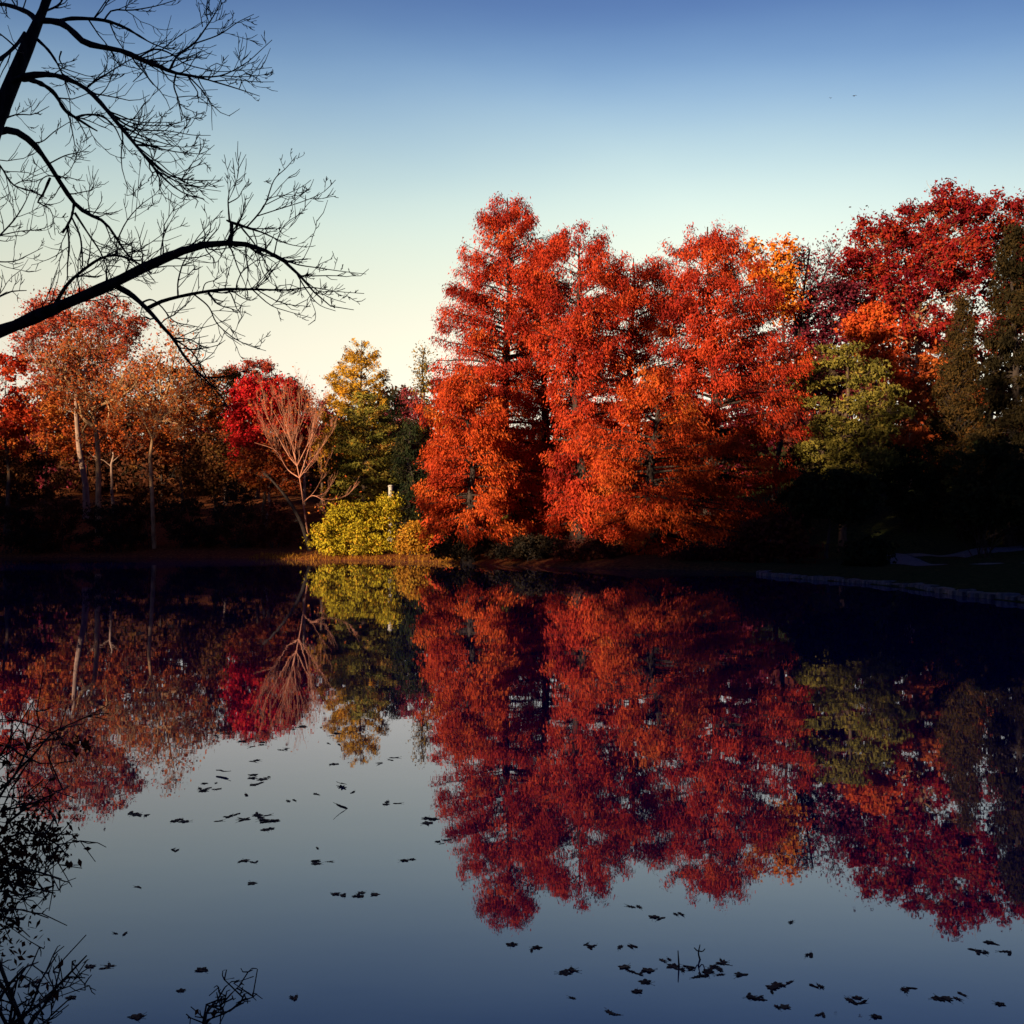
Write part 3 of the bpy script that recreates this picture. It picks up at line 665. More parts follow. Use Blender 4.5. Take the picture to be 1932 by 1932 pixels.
# far row on the hill behind, coarser because it only shows between the nearer crowns
far = [(20, 'behind the orange red tree at the left edge'), (95, 'behind the tan brown tree'), (165, 'behind the forked sycamore'), (235, 'behind the rust tree'), (305, 'behind the slender pale trunk'),
       (370, 'behind the russet tree'), (440, 'behind the small golden brown tree'), (520, 'behind the crimson maple'), (590, 'behind the fan shaped bare tree'), (650, 'behind the golden conifer'), (725, 'behind the green pine'), (800, 'behind the thin leafless tree'),
       (880, 'behind the low bright orange cypress'), (960, 'behind the tallest cypress trunk'), (1050, 'behind the second cypress'), (1140, 'behind the middle of the red crowns'), (1240, 'behind the low orange cypress'), (1340, 'behind the broad deep red cypress'),
       (1430, 'behind the shaded side of the cypresses'), (1520, 'behind the maroon tree'), (1610, 'behind the flame orange tree'), (1700, 'behind the big oak trunk'), (1790, 'behind the pointed conifer'), (1880, 'behind the second oak')]
rngf = np.random.default_rng(5)
for i, (px, where) in enumerate(far):
    D = (168 if px < 840 else 140) + rngf.uniform(-6, 6)
    ty = (770 if px < 840 else 830 if px < 1420 else 665) + rngf.uniform(-14, 30)
    if 560 < px < 660: ty = 800
    w = 56
    lobes = [(px, ty, w, 34), (px - 28, ty + 50, w, 40), (px + 28, ty + 60, w, 40), (px, ty + 110, w + 14, 46), (px, ty + 160, w + 14, 30)]
    make_tree('woodland_tree', 'dull brown woodland tree ' + where, 'tree', px, D, lobes, (['brown', 'purple', 'brown', 'shade'] if px < 1420 else ['purple', 'bronze'])[i % (4 if px < 1420 else 2)], 'dark', n=130, per=34, size=.32, rc=.9, r0=.2, ngroup=5, seed=300 + i, tint=(.4, .2), group='far woodland trees on the hill')
# ------------------------------------------------------------------ woods on the near bank that shade the pond
def woods():
    rng = np.random.default_rng(77)
    perp = np.array([math.cos(SUN_AZ), -math.sin(SUN_AZ)])
    Cs, trunks = [], []
    def want(s):                       # tree height along the belt
        if s < -75.5: return 33 - 13 * np.clip((s + 86) / 9, 0, 1)
        if s < -61: return 9.0
        if s < -37: return 19
        return 28 + 4 * np.clip((s + 37) / 4, 0, 1)
    for q0 in (38, 46, 55):
        for s in np.arange(-150, 32, 4.2):
            s_ = s + rng.uniform(-1.5, 1.5); q = q0 + rng.uniform(-3, 3)
            p = perp * s_ + SUN2 * q
            h = want(s_) * (1 - rng.uniform(0, .16))
            gz = ground_z(*p)
            top = h
            m = int((16 if s_ < -37 else 24) * max(1, h / 12))
            d = norm(rng.normal(size=(m, 3))) * rng.uniform(.4, 1, (m, 1))
            c = np.array([p[0], p[1], top * .52]) + d * [3.2, 3.2, top * .48]
            Cs.append(c)
            if s_ < -78 or s_ > -60:
                m2 = 18 if h > 20 else 11
                Cs.append(np.column_stack([p[0] + rng.uniform(-3, 3, m2), p[1] + rng.uniform(-3, 3, m2), gz + rng.uniform(.5, min(16, h * .85), m2)]))
            trunks.append(np.linspace([p[0], p[1], gz - .2], [p[0], p[1], top * .8], 6))
    C = np.concatenate(Cs)
    src = np.repeat(np.arange(len(C)), 14)
    P = C[src] + rng.normal(size=(len(src), 3)) * .9
    V, Q = leaves(P, norm(rng.normal(size=P.shape)), .62, rng)
    P2 = np.array(trunks)
    tv = tubes(P2, np.linspace(.35, .1, 6)[None] * np.ones((len(P2), 1)), 6)
    V, Q = join([(V, Q), tv])
    tag(build('woodland', V, Q, LM['brown'], tint=rng.uniform(.1, .7, len(Q))), 'dense brown autumn woodland on the near shore', 'woodland', kind='stuff')
woods()

# ------------------------------------------------------------------ road, lawn edge, stone
def plain_mat(name, c1, c2, scale, rough=.85, bump=.3):
    m = bark_mat(name, c1, c2, scale, bump)
    return m
gravel = plain_mat('pale_gravel', (.10, .095, .095), (.17, .165, .165), 8)
stone = plain_mat('weathered_stone', (.05, .05, .052), (.16, .15, .15), 5, bump=.8)
pale_stone = plain_mat('pale_marble', (.40, .36, .30), (.54, .49, .41), 7)

def strip(name, pts, width, mat, label, lift=.03, n=60):
    ln = smoothline(pts, n)
    t = norm(np.gradient(ln, axis=0)); nrm = np.stack([-t[:, 1], t[:, 0]], 1)
    m = 5
    off = np.linspace(-width / 2, width / 2, m)
    P = ln[:, None, :] + nrm[:, None, :] * off[None, :, None]
    Zs = height(P[..., 0], P[..., 1])
    Zs = np.maximum(Zs, Zs.mean(1, keepdims=True)) + lift
    V = np.concatenate([P, Zs[..., None]], -1)
    V[:, 0, 2] -= .25; V[:, -1, 2] -= .25
    ii = np.arange(n * m).reshape(n, m)
    Q = np.stack([ii[:-1, :-1], ii[1:, :-1], ii[1:, 1:], ii[:-1, 1:]], -1).reshape(-1, 4)
    return tag(build(name, V.reshape(-1, 3), Q, mat, smooth=True), label, kind='structure')
strip('road', [(34, 44), (25.5, 53), (23, 60), (22.5, 70), (25, 76), (30, 80), (38, 84)], 3.0, gravel, 'pale gravel road curving past the lawn', .05)
strip('path', [(23.2, 72), (21.5, 80), (20, 86), (17, 92)], 3.0, gravel, 'pale gravel path climbing left behind the small tree', .06)

# stone edging round the right hand shore
def edging():
    rng = np.random.default_rng(9)
    line = smoothline([(12.3, 58.2), (11.3, 55), (11.9, 50), (13.0, 45), (13.4, 41), (13.2, 36), (13.5, 30), (13.7, 22), (12.7, 11)], 160)
    t = norm(np.gradient(line, axis=0)); nn = np.stack([t[:, 1], -t[:, 0]], 1)
    V, Q = [], []
    i = 0
    while i < 158:
        w = rng.integers(1, 3)
        a, b = line[i], line[min(i + w, 159)]
        h = rng.uniform(.10, .19); o = rng.uniform(-.08, .08); dpt = rng.uniform(.35, .6)
        g = .03
        a2 = a + (b - a) * g; b2 = b - (b - a) * g
        sgn = -1
        c = [a2 + nn[i] * o, b2 + nn[i] * o, b2 - sgn * -1 * nn[i] * -dpt * -1 + nn[i] * o, a2 - nn[i] * dpt + nn[i] * o]
        c[2] = b2 - nn[i] * dpt + nn[i] * o
        n0 = len(V) * 1
        k = len(V)
        for zz, sh in ((-.4, 1), (h * .8, 1), (h, .86)):
            cen = sum(c) / 4
            for q in c:
                p = cen + (q - cen) * sh
                V.append([p[0], p[1], zz + rng.uniform(-.015, .015) * (zz > 0)])
        for lv in (0, 4):
            for j in range(4):
                Q.append([k + lv + j, k + lv + (j + 1) % 4, k + lv + 4 + (j + 1) % 4, k + lv + 4 + j])
        Q.append([k + 8, k + 9, k + 10, k + 11])
        i += w
    tag(build('stone_wall', V, Q, stone), 'low stone edging wall along the shaded right hand shore', 'wall')
edging()

# withered grass at the water's edge
def shore_grass():
    rng = np.random.default_rng(17)
    seg = POND[16:23]
    ln = resample(np.column_stack([seg, seg[:, 0] * 0]), 900)[:, :2]
    n = 1900
    i = rng.integers(1, 899, n)
    t = norm(ln[i] - ln[i - 1]); nn = np.stack([t[:, 1], -t[:, 0]], 1)
    P = ln[i] + t * rng.uniform(-.2, .2, (n, 1)) - nn * (rng.normal(size=(n, 1)) * .5 + .1 + .5 * np.sin(i * .21)[:, None])
    Zg = height(P[:, 0], P[:, 1])
    ok = Zg > -.12
    P, Zg = P[ok], Zg[ok]; n = len(P)
    h = rng.uniform(.1, .4, n) * (1 + .6 * (rng.uniform(size=n) > .9))
    a = rng.uniform(0, 6.28, n); side = np.stack([np.cos(a), np.sin(a), 0 * a], 1) * rng.uniform(.012, .03, (n, 1))
    b = np.column_stack([P, Zg - .04]); lean = rng.normal(size=(n, 3)) * [.14, .14, 0]
    tip = b + lean + np.column_stack([0 * h, 0 * h, h]); mid = (b + tip) / 2 - lean * .2
    V = np.stack([b, mid + side, tip, mid - side], 1).reshape(-1, 3)
    tag(build('grass', V, np.arange(4 * n).reshape(n, 4), LM['orangeyellow'], tint=np.clip(rng.normal(.1, .3, n), 0, 1)), 'withered tan grass fringing the far shore', 'grass', kind='stuff')
shore_grass()

# pale stone post above the yellow shrub
def lathe_box(sections):
    V, Q = [], []
    for x, y, z in sections:
        V += [[-x, -y, z], [x, -y, z], [x, y, z], [-x, y, z]]
    for i in range(len(sections) - 1):
        for j in range(4):
            Q.append([4 * i + j, 4 * i + (j + 1) % 4, 4 * i + 4 + (j + 1) % 4, 4 * i + 4 + j])
    k = 4 * (len(sections) - 1)
    Q += [[k, k + 1, k + 2, k + 3], [3, 2, 1, 0]]
    return np.array(V, float), np.array(Q)
pp = at(737, 936, 102); gz = ground_z(pp[0], 102); ptop = at(737, 915, 102)[2]
post = empty('stone_post', (pp[0], 102, gz), 'pale upright stone post standing above the large yellow shrub', 'stone post')
post.rotation_euler.z = .5
hh = ptop - gz
V, Q = lathe_box([(.25, .22, -.2), (.25, .22, .22), (.22, .19, .28)]); build('base', V, Q, pale_stone, post)
V, Q = lathe_box([(.175, .14, .28), (.16, .13, hh - .16)]); build('shaft', V, Q, pale_stone, post)
V, Q = lathe_box([(.19, .16, hh - .16), (.19, .16, hh - .06), (.12, .1, hh)]); build('cap', V, Q, pale_stone, post)

# ------------------------------------------------------------------ the near bare tree
K = 900 / 2332                          # traced on an enlargement of the photo
rngT = np.random.default_rng(123)
def ft(lst, D0, k, bend=0):
    """(x, y, width) on the enlargement -> smooth 3-D line and radii"""
    a = np.array([(q[0] * K, q[1] * K, (q[2] if len(q) > 2 else np.nan)) for q in lst], float)
    ok = ~np.isnan(a[:, 2]); w = np.interp(np.arange(len(a)), np.arange(len(a))[ok], a[ok, 2])
    t = np.linspace(0, 1, len(a))
    dd = D0 + bend * t
    P = np.array([at(x, y, d) for (x, y, _), d in zip(a, dd)])
    R = w * K * dd / F / 2 * np.clip(1.02 - (w - 8) / 400, .92, 1)
    ln = smoothline(np.concatenate([P, R[:, None]], 1), k)
    return ln[:, :3], np.maximum(ln[:, 3], .0022)

limbs_src = {
 'trunk': [([(-1420, 3620, 200), (-1150, 3000, 165), (-900, 2500, 150), (-500, 1600, 130), (-150, 900, 112), (0, 545, 96), (115, 270, 74), (230, 0, 55), (300, -220, 44), (380, -500, 30)], 9.2, 0)],
 'limb.lower': [([(-560, 1740, 95), (-300, 1700, 80), (0, 1620, 64), (260, 1510, 60), (520, 1400, 56), (700, 1310, 50), (860, 1240, 44), (980, 1200, 36), (1140, 1188, 28), (1220, 1200, 23), (1330, 1240, 19), (1430, 1310, 14), (1520, 1410, 9), (1600, 1490, 6), (1730, 1515, 3)], 9.2, -1.2),
   ([(940, 1222, 22), (960, 1205, 22), (985, 1183, 18)], 8.5, 0),
   ([(1125, 1190, 22), (1133, 1140, 20), (1131, 1088, 18)], 8.4, 0),
   ([(1108, 1077, 9), (1140, 1090, 14), (1200, 1110, 12), (1290, 1140, 8), (1400, 1190, 5), (1500, 1210, 3)], 8.4, .3),
   ([(1122, 1085, 11), (1115, 990, 7), (1119, 950, 5), (1130, 880, 3)], 8.4, -.2), ([(1118, 992, 6), (1165, 965, 5), (1185, 930, 4), (1215, 885, 3)], 8.4, .2),
   ([(1205, 1112, 9), (1260, 1050, 8), (1300, 990, 7), (1340, 880, 5), (1400, 820, 4), (1450, 760, 3)], 8.4, .4),
   ([(1255, 1057, 6), (1370, 1020, 5), (1480, 985, 4), (1580, 940, 3), (1640, 880, 2.5)], 8.45, -.3), ([(1300, 1000, 5), (1380, 960, 4), (1480, 910, 3), (1520, 880, 2)], 8.5, .3),
   ([(1180, 1112, 9), (1250, 1200, 7), (1300, 1290, 6), (1330, 1380, 4)], 8.4, -.3),
   ([(1335, 1240, 9), (1440, 1290, 7), (1560, 1310, 5), (1660, 1325, 4), (1790, 1340, 2.5)], 8.2, .3), ([(1340, 1245, 7), (1360, 1160, 5), (1400, 1090, 4), (1480, 1040, 2.5)], 8.2, .3),
   ([(1390, 1280, 8), (1500, 1380, 6), (1600, 1450, 4), (1690, 1480, 2.5)], 8.1, .2), ([(1440, 1320, 8), (1500, 1420, 6), (1560, 1490, 4), (1640, 1520, 2.5)], 8.1, -.2),
   ([(260, 1505, 22), (330, 1390, 18), (420, 1310, 15), (500, 1260, 13), (580, 1250, 12), (680, 1290, 9), (740, 1340, 6)], 9.0, -.5),
   ([(525, 1395, 8), (520, 1330, 8), (530, 1300, 6), (590, 1305, 4)], 8.9, 0), ([(785, 1265, 7), (790, 1200, 6), (810, 1130, 5), (860, 1040, 3), (890, 1000, 2.5)], 8.7, .2), ([(945, 1200, 6), (960, 1170, 5), (1010, 1110, 4), (1070, 1050, 2.5)], 8.6, .2),
   ([(870, 1445, 9), (870, 1380, 8), (890, 1300, 7), (915, 1250, 6)], 8.7, 0), ([(0, 1630, 20), (-60, 1500, 14), (40, 1430, 8), (130, 1420, 4)], 9.2, .3)],
 'limb.fork': [([(565, 1398, 32), (640, 1440, 28), (720, 1512, 24), (790, 1590, 17), (850, 1660, 14), (900, 1740, 12), (960, 1810, 10), (1020, 1870, 8), (1090, 1950, 5), (1130, 2030, 3)], 8.9, -.6),
   ([(715, 1510, 20), (800, 1470, 18), (950, 1435, 16), (1100, 1415, 14), (1250, 1415, 11), (1400, 1418, 9), (1520, 1405, 6), (1650, 1425, 4), (1780, 1435, 2.5)], 8.8, -.8),
   ([(730, 1520, 13), (830, 1640, 10), (940, 1720, 8), (1000, 1830, 6), (1060, 1900, 3)], 8.8, .2), ([(690, 1480, 9), (740, 1465, 8), (790, 1500, 7), (850, 1570, 6), (930, 1590, 4), (990, 1602, 2.5)], 8.8, .2),
   ([(950, 1440, 8), (1020, 1500, 7), (1060, 1580, 6), (1140, 1650, 5), (1220, 1690, 4), (1300, 1715, 2)], 8.6, -.3), ([(1230, 1412, 7), (1320, 1490, 5), (1400, 1520, 4), (1525, 1555, 2.5)], 8.4, .3),
   ([(1155, 1412, 7), (1160, 1380, 6), (1190, 1320, 5), (1260, 1270, 4), (1300, 1240, 2.5)], 8.5, .2), ([(990, 1425, 6), (1005, 1385, 5), (1050, 1370, 4), (1080, 1350, 2.5)], 8.6, .2), ([(1100, 1410, 5), (1120, 1320, 3.5), (1150, 1240, 2.5)], 8.5, .2),
   ([(850, 1655, 8), (930, 1660, 6), (1000, 1700, 4), (1050, 1690, 2.5)], 8.6, .2)],
 'limb.second': [([(-110, 690, 40), (0, 645, 33), (70, 640, 32), (160, 700, 30), (230, 790, 26), (300, 900, 22), (370, 1000, 20), (440, 1050, 17), (510, 1085, 14), (560, 1150, 11), (620, 1240, 9), (700, 1310, 6), (760, 1380, 4)], 9.2, 1.0),
   ([(362, 1000, 14), (350, 1060, 13), (330, 1100, 12), (305, 1140, 10)], 9.7, 0), ([(330, 1105, 10), (338, 1200, 9), (330, 1300, 7), (330, 1370, 5)], 9.7, .2), ([(350, 1060, 9), (390, 1150, 9), (400, 1220, 8), (405, 1300, 6)], 9.7, -.2),
   ([(365, 1040, 12), (430, 1140, 9), (490, 1230, 7), (520, 1300, 6), (560, 1400, 4)], 9.8, .2), ([(245, 870, 14), (210, 950, 12), (185, 990, 8), (250, 1030, 5), (270, 1150, 3)], 9.5, .3), ([(300, 870, 8), (230, 860, 6), (190, 900, 5), (180, 970, 4)], 9.5, 0),
   ([(570, 1180, 7), (575, 1250, 5)], 9.9, 0), ([(575, 1170, 7), (620, 1080, 6), (690, 1000, 4), (770, 940, 3), (790, 870, 2)], 9.9, .3), ([(440, 1050, 6), (430, 960, 4), (450, 880, 3), (455, 810, 2)], 9.8, .2), ([(660, 1080, 4), (670, 980, 3), (680, 860, 3), (690, 780, 2)], 9.9, .2),
   ([(160, 700, 9), (210, 690, 6), (270, 640, 5), (350, 590, 3)], 9.4, .2), ([(240, 800, 8), (320, 760, 6), (400, 740, 4), (440, 710, 2.5)], 9.5, .2), ([(280, 880, 5), (350, 820, 4), (410, 650, 2.5)], 9.6, .3)],
 'limb.third': [([(40, 415, 45), (100, 380, 36), (180, 365, 34), (280, 370, 28), (400, 420, 24), (480, 490, 22), (560, 585, 20), (640, 680, 18), (720, 780, 14), (800, 870, 10), (890, 940, 6), (1000, 975, 3)], 9.2, -.8),
   ([(490, 500, 10), (600, 600, 9), (700, 635, 7), (820, 640, 5), (940, 660, 4), (1030, 662, 2.5)], 8.9, .3), ([(640, 680, 9), (760, 720, 7), (880, 745, 5), (1030, 755, 2.5)], 8.7, .2), ([(700, 750, 9), (820, 850, 8), (930, 880, 6), (1090, 880, 2.5)], 8.6, -.2),
   ([(760, 830, 7), (870, 890, 6), (980, 920, 4), (1080, 935, 2.5)], 8.6, .2), ([(560, 590, 8), (680, 660, 7), (800, 700, 5), (900, 720, 4), (1010, 700, 2.5)], 8.8, .3), ([(530, 550, 7), (640, 600, 6), (760, 615, 5), (880, 600, 3), (1000, 545, 2)], 8.9, -.3),
   ([(100, 385, 24), (180, 400, 22), (260, 450, 20), (320, 540, 18), (370, 575, 14), (440, 620, 10), (475, 640, 7)], 9.2, .4), ([(370, 573, 12), (430, 560, 11), (500, 570, 9), (560, 620, 7), (600, 700, 5), (650, 760, 3)], 9.5, .2),
   ([(430, 420, 10), (540, 350, 7), (640, 290, 5), (700, 270, 3)], 9.0, .3), ([(650, 690, 7), (700, 620, 5), (760, 560, 3)], 8.7, .2), ([(470, 480, 7), (520, 430, 5), (560, 340, 3)], 9.0, -.2)],
 'limb.upper': [([(200, 100, 40), (290, 108, 34), (350, 150, 32), (410, 205, 30), (500, 230, 28), (600, 250, 26), (700, 295, 22), (780, 325, 20), (850, 355, 17), (960, 375, 12), (1050, 400, 8), (1150, 430, 6), (1270, 470, 3)], 9.2, -.5),
   ([(285, 104, 20), (360, 90, 18), (500, 98, 17), (600, 130, 14), (680, 175, 10), (740, 210, 7), (840, 250, 4)], 9.2, .5), ([(830, 340, 12), (870, 270, 11), (950, 210, 9), (1010, 130, 7), (1060, 50, 5), (1085, -20, 4)], 8.8, .3), ([(945, 215, 7), (1070, 170, 6), (1160, 110, 4), (1240, 70, 3)], 8.85, -.3),
   ([(680, 280, 9), (760, 240, 9), (840, 265, 7), (900, 310, 6), (1010, 340, 5), (1100, 350, 4), (1330, 330, 2.5)], 8.9, .3), ([(960, 375, 9), (1080, 370, 7), (1200, 310, 5), (1270, 250, 4), (1330, 195, 2.5)], 8.75, -.2), ([(1080, 370, 6), (1200, 375, 4), (1330, 360, 2.5)], 8.7, .2),
   ([(860, 362, 9), (850, 420, 8), (870, 480, 7), (890, 550, 5), (912, 587, 4)], 8.8, .1), ([(870, 475, 5), (940, 470, 4), (1030, 482, 2.5)], 8.8, .2), ([(1040, 398, 6), (1150, 390, 5), (1250, 400, 4), (1340, 400, 2.5)], 8.7, .1), ([(990, 130, 5), (980, 70, 4), (970, 10, 3)], 9, .2),
   ([(510, 98, 10), (550, 50, 9), (640, 50, 7), (760, 30, 5), (860, 0, 4)], 9.3, .3), ([(720, 300, 6), (700, 350, 5), (650, 400, 4)], 8.9, .2)],
 'limb.left': [([(190, 120, 36), (150, 70, 27), (80, 38, 22), (0, 20, 16), (-120, 40, 10)], 9.2, .5), ([(120, 160, 16), (80, 220, 18), (0, 290, 20), (-100, 340, 14)], 9.2, -.5), ([(185, 195, 16), (240, 250, 12), (290, 330, 9), (345, 460, 5)], 9.2, -.4),
   ([(-200, 1010, 20), (-60, 780, 12), (0, 810, 9), (60, 900, 8), (140, 930, 6), (230, 970, 4)], 9.4, .3), ([(-250, 1340, 18), (-100, 1250, 12), (0, 1150, 9), (80, 1060, 7), (140, 950, 4), (170, 820, 2.5)], 9.4, .2), ([(-150, 1270, 9), (50, 1280, 6), (130, 1250, 4), (210, 1210, 3)], 9.4, .2),
   ([(0, 1150, 6), (100, 1130, 5), (200, 1120, 3.5), (270, 1090, 2.5)], 9.5, .2), ([(-40, 700, 10), (0, 600, 9), (80, 560, 7), (160, 560, 5), (240, 520, 3)], 9.3, .3), ([(210, 60, 14), (290, 20, 10), (330, -60, 8)], 9.3, .3), ([(300, 250, 8), (290, 290, 7), (305, 330, 6), (250, 370, 5)], 9.2, 0)],
}
root = empty('bare_tree', at(-1420 * K, 3620 * K, 9.2), 'near leafless tree, a black silhouette of limbs across the upper left sky', 'tree')
rb = np.array(root.location)
for nm, lines in limbs_src.items():
    big, tw1, tw2 = [], [], []
    for li, (src, D0, bend) in enumerate(lines):
        ln, R = ft(src, D0, 24 if len(src) > 5 else 12, bend)
        big.append((ln, R))
        # side twigs: leave the line, then curl upward like candelabra
        length = np.linalg.norm(np.diff(ln, axis=0), axis=1).sum()
        if nm == 'trunk': continue
        nt_ = int(length * 11) + 1
        for j in range(nt_):
            t = rngT.uniform(.25 if li else .3, .99) * (len(ln) - 1.01); i0 = int(t)
            if R[i0] > .075: continue
            ax = norm(ln[i0 + 1] - ln[i0])
            sd = rngT.normal(size=3) * [1, .75, .8]
            d = norm(ax * rngT.uniform(.5, 1.1) + norm(np.cross(ax, sd)) * .8 + [0, 0, .1])
            L = rngT.uniform(.16, .68) * (1.15 - .6 * t / len(ln))
            L *= np.clip(R[i0] / .008, .4, 1)
            r = min(R[i0] * .55, .0062)
            pts = [ln[i0]]; dd = d
            for q in range(6):
                dd = norm(dd + rngT.normal(size=3) * .16 + [0, 0, .07]); pts.append(pts[-1] + dd * L / 6)
            pts = np.array(pts); tw1.append((pts, np.linspace(r, .0022, 7)))
            for q in range(rngT.integers(2, 6)):
                u = rngT.uniform(.8, 5.9); k0 = int(u)
                a2 = norm(pts[k0 + 1] - pts[k0])
                d2 = norm(a2 + norm(np.cross(a2, rngT.normal(size=3))) * .7 + [0, 0, .15])
                L2 = L * rngT.uniform(.15, .45)
                p0 = pts[k0] + (pts[k0 + 1] - pts[k0]) * (u - k0)
                p2 = p0 + d2 * L2; m2 = (p0 + p2) / 2 - [0, 0, .05 * L2] + rngT.normal(size=3) * .05 * L2
                tw2.append((np.array([p0, m2, p2 + [0, 0, .08 * L2]]), np.array([.0034, .0028, .002])))
    parts = []
    for k in (12, 24):
        s = [(a, b) for a, b in big if len(a) == k]
        if s:
            P = np.array([a for a, _ in s]); R = np.array([b for _, b in s])
            R = R * (1 + .10 * rngT.normal(size=R.shape) * (R > .006))
            parts.append(tubes(P, R, 9))
    if tw1:
        parts += [tubes(np.array([a for a, _ in tw1]), np.array([b for _, b in tw1]), 4), tubes(np.array([a for a, _ in tw2]), np.array([b for _, b in tw2]), 3)]
    V, Q = join(parts)
    build(nm.split('.')[0], V, Q, BM['near'], root, smooth=True, origin=rb)

# ------------------------------------------------------------------ twiggy shrubs at the near water's edge
S2 = 1 / 2.64
def sp(x, y, D): return at(x * S2 * .8285, (1600 + y * S2) * .8285, D)
def near_shrub(name, label, D, stems, seed, leaf_n, leaf_size, leafspots=(), dens=9, group=None, tl=1.0):
    rng = np.random.default_rng(seed)
    b = sp(*stems[0][0], D); base = np.array([b[0], D, max(0, ground_z(b[0], D)) - .05])
    root = empty(name, base, label, 'shrub', group)
    big, tw = [], []; tips = []
    for st in stems:
        z = rng.uniform(-.35, .35, len(st)) * np.linspace(0, 1, len(st))
        P = np.array([sp(x, y, D + dz) for (x, y), dz in zip(st, z)])
        P[0] = base + rng.normal(size=3) * [.12, .12, 0]
        ln = smoothline(P, 14); R = np.linspace(.007, .0018, 14) * (.6 if tl < .5 else 1)
        big.append((ln, R))
        L = np.linalg.norm(np.diff(ln, axis=0), axis=1).sum()
        for j in range(int(L * dens)):
            t = rng.uniform(.3, .99) * 12.99; i0 = int(t); ax = norm(ln[i0 + 1] - ln[i0])
            d = norm(ax * .9 + norm(np.cross(ax, rng.normal(size=3))) * .75)
            l_ = rng.uniform(.05, .2) * tl; p0 = ln[i0]
            m = p0 + d * l_ * .5 + rng.normal(size=3) * .02; e = p0 + d * l_ + rng.normal(size=3) * .02 + [0, 0, .03 * rng.normal()]
            tw.append((np.array([p0, m, e]), np.array([.0024, .002, .0014])))
            tips.append(e)
            for q in range(2):
                d2 = norm(d + rng.normal(size=3) * .6); e2 = m + d2 * l_ * .45
                tw.append((np.array([m, (m + e2) / 2 + rng.normal(size=3) * .006, e2]), np.array([.002, .0016, .0012])))
                tips.append(e2)
    V, Q = join([tubes(np.array([a for a, _ in big]), np.array([b for _, b in big]), 6), tubes(np.array([a for a, _ in tw]), np.array([b for _, b in tw]), 4)])
    build('stem', V, Q, BM['near'], root, smooth=True, origin=base)
    tips = np.array(tips)
    P = tips[rng.integers(0, len(tips), leaf_n)] + rng.normal(size=(leaf_n, 3)) * .01
    for (x, y, rr, n) in leafspots:
        P = np.concatenate([P, sp(x, y, D) + rng.normal(size=(n, 3)) * rr * [1, 1, 1.1]])
    V, Q = leaves(P, norm(rng.normal(size=P.shape)), leaf_size, rng, .5, np.array([0, 0, -.7]))
    build('foliage', V, Q, LM['brown'], root, tint=rng.uniform(0, .5, len(Q)), origin=base)
near_shrub('shrub', 'twiggy dark shrub with withered leaves leaning in from the left edge over the water', 3.9,
    [[(-260, 1750), (-180, 900), (0, 510), (110, 420), (200, 190), (250, 120)], [(-260, 1750), (-150, 900), (60, 470), (220, 300), (330, 170), (500, 128)], [(-260, 1750), (-200, 1000), (0, 660), (150, 625), (300, 560), (420, 500)],
     [(-260, 1750), (-160, 1100), (0, 790), (120, 660), (260, 620), (350, 740)], [(-260, 1750), (-150, 1100), (60, 800), (200, 790), (330, 840), (410, 930)], [(-260, 1750), (-100, 1150), (0, 960), (130, 860), (280, 860), (370, 810)],
     [(-260, 1750), (-140, 1200), (0, 1000), (150, 1000), (270, 1030), (370, 1060)], [(-260, 1750), (-140, 1200), (0, 1070), (100, 1090), (220, 1120), (330, 1145)], [(-260, 1750), (-140, 1350), (0, 1250), (150, 1250), (290, 1295)],
     [(-260, 1750), (-140, 1400), (0, 1290), (90, 1330), (180, 1410)], [(-260, 1750), (-160, 1000), (0, 300), (120, 310), (260, 370), (440, 350)], [(-260, 1750), (-160, 1300), (0, 1130), (120, 1160), (230, 1140)]],
    31, 90, .0115, [(50, 920, .07, 420), (30, 830, .06, 200), (250, 850, .045, 60), (300, 760, .05, 60), (20, 1270, .045, 100), (30, 1430, .05, 110), (478, 235, .016, 40), (10, 1000, .05, 160), (340, 800, .035, 45)], dens=7.5)
near_shrub('shrub', 'low leafless shrub in the bottom corner above the water', 3.45,
    [[(20, 2150), (60, 1960), (180, 1850), (230, 1700), (345, 1510)], [(20, 2150), (100, 1960), (200, 1850), (350, 1700), (520, 1522)], [(20, 2150), (40, 1960), (70, 1800), (0, 1680), (-60, 1600)], [(20, 2150), (160, 1980), (250, 1850), (380, 1665), (510, 1655)],
     [(20, 2150), (50, 1960), (60, 1760), (170, 1570)], [(20, 2150), (230, 1990), (300, 1890), (430, 1770)], [(20, 2150), (60, 1980), (-20, 1830), (120, 1620), (230, 1560)], [(20, 2150), (210, 1900), (330, 1720), (370, 1540)]], 32, 24, .016, dens=7, tl=.6)
near_shrub('sapling', 'small leafless sapling poking up at the bottom edge', 3.3,
    [[(1150, 2080), (1220, 1930), (1300, 1800), (1370, 1690), (1430, 1675)], [(1150, 2080), (1240, 1930), (1330, 1880), (1440, 1810), (1480, 1740), (1540, 1790)], [(1150, 2080), (1230, 1920), (1310, 1840), (1400, 1740), (1455, 1690)], [(1150, 2080), (1220, 1935), (1280, 1830), (1345, 1720)]], 33, 6, .014, dens=5, tl=.4)

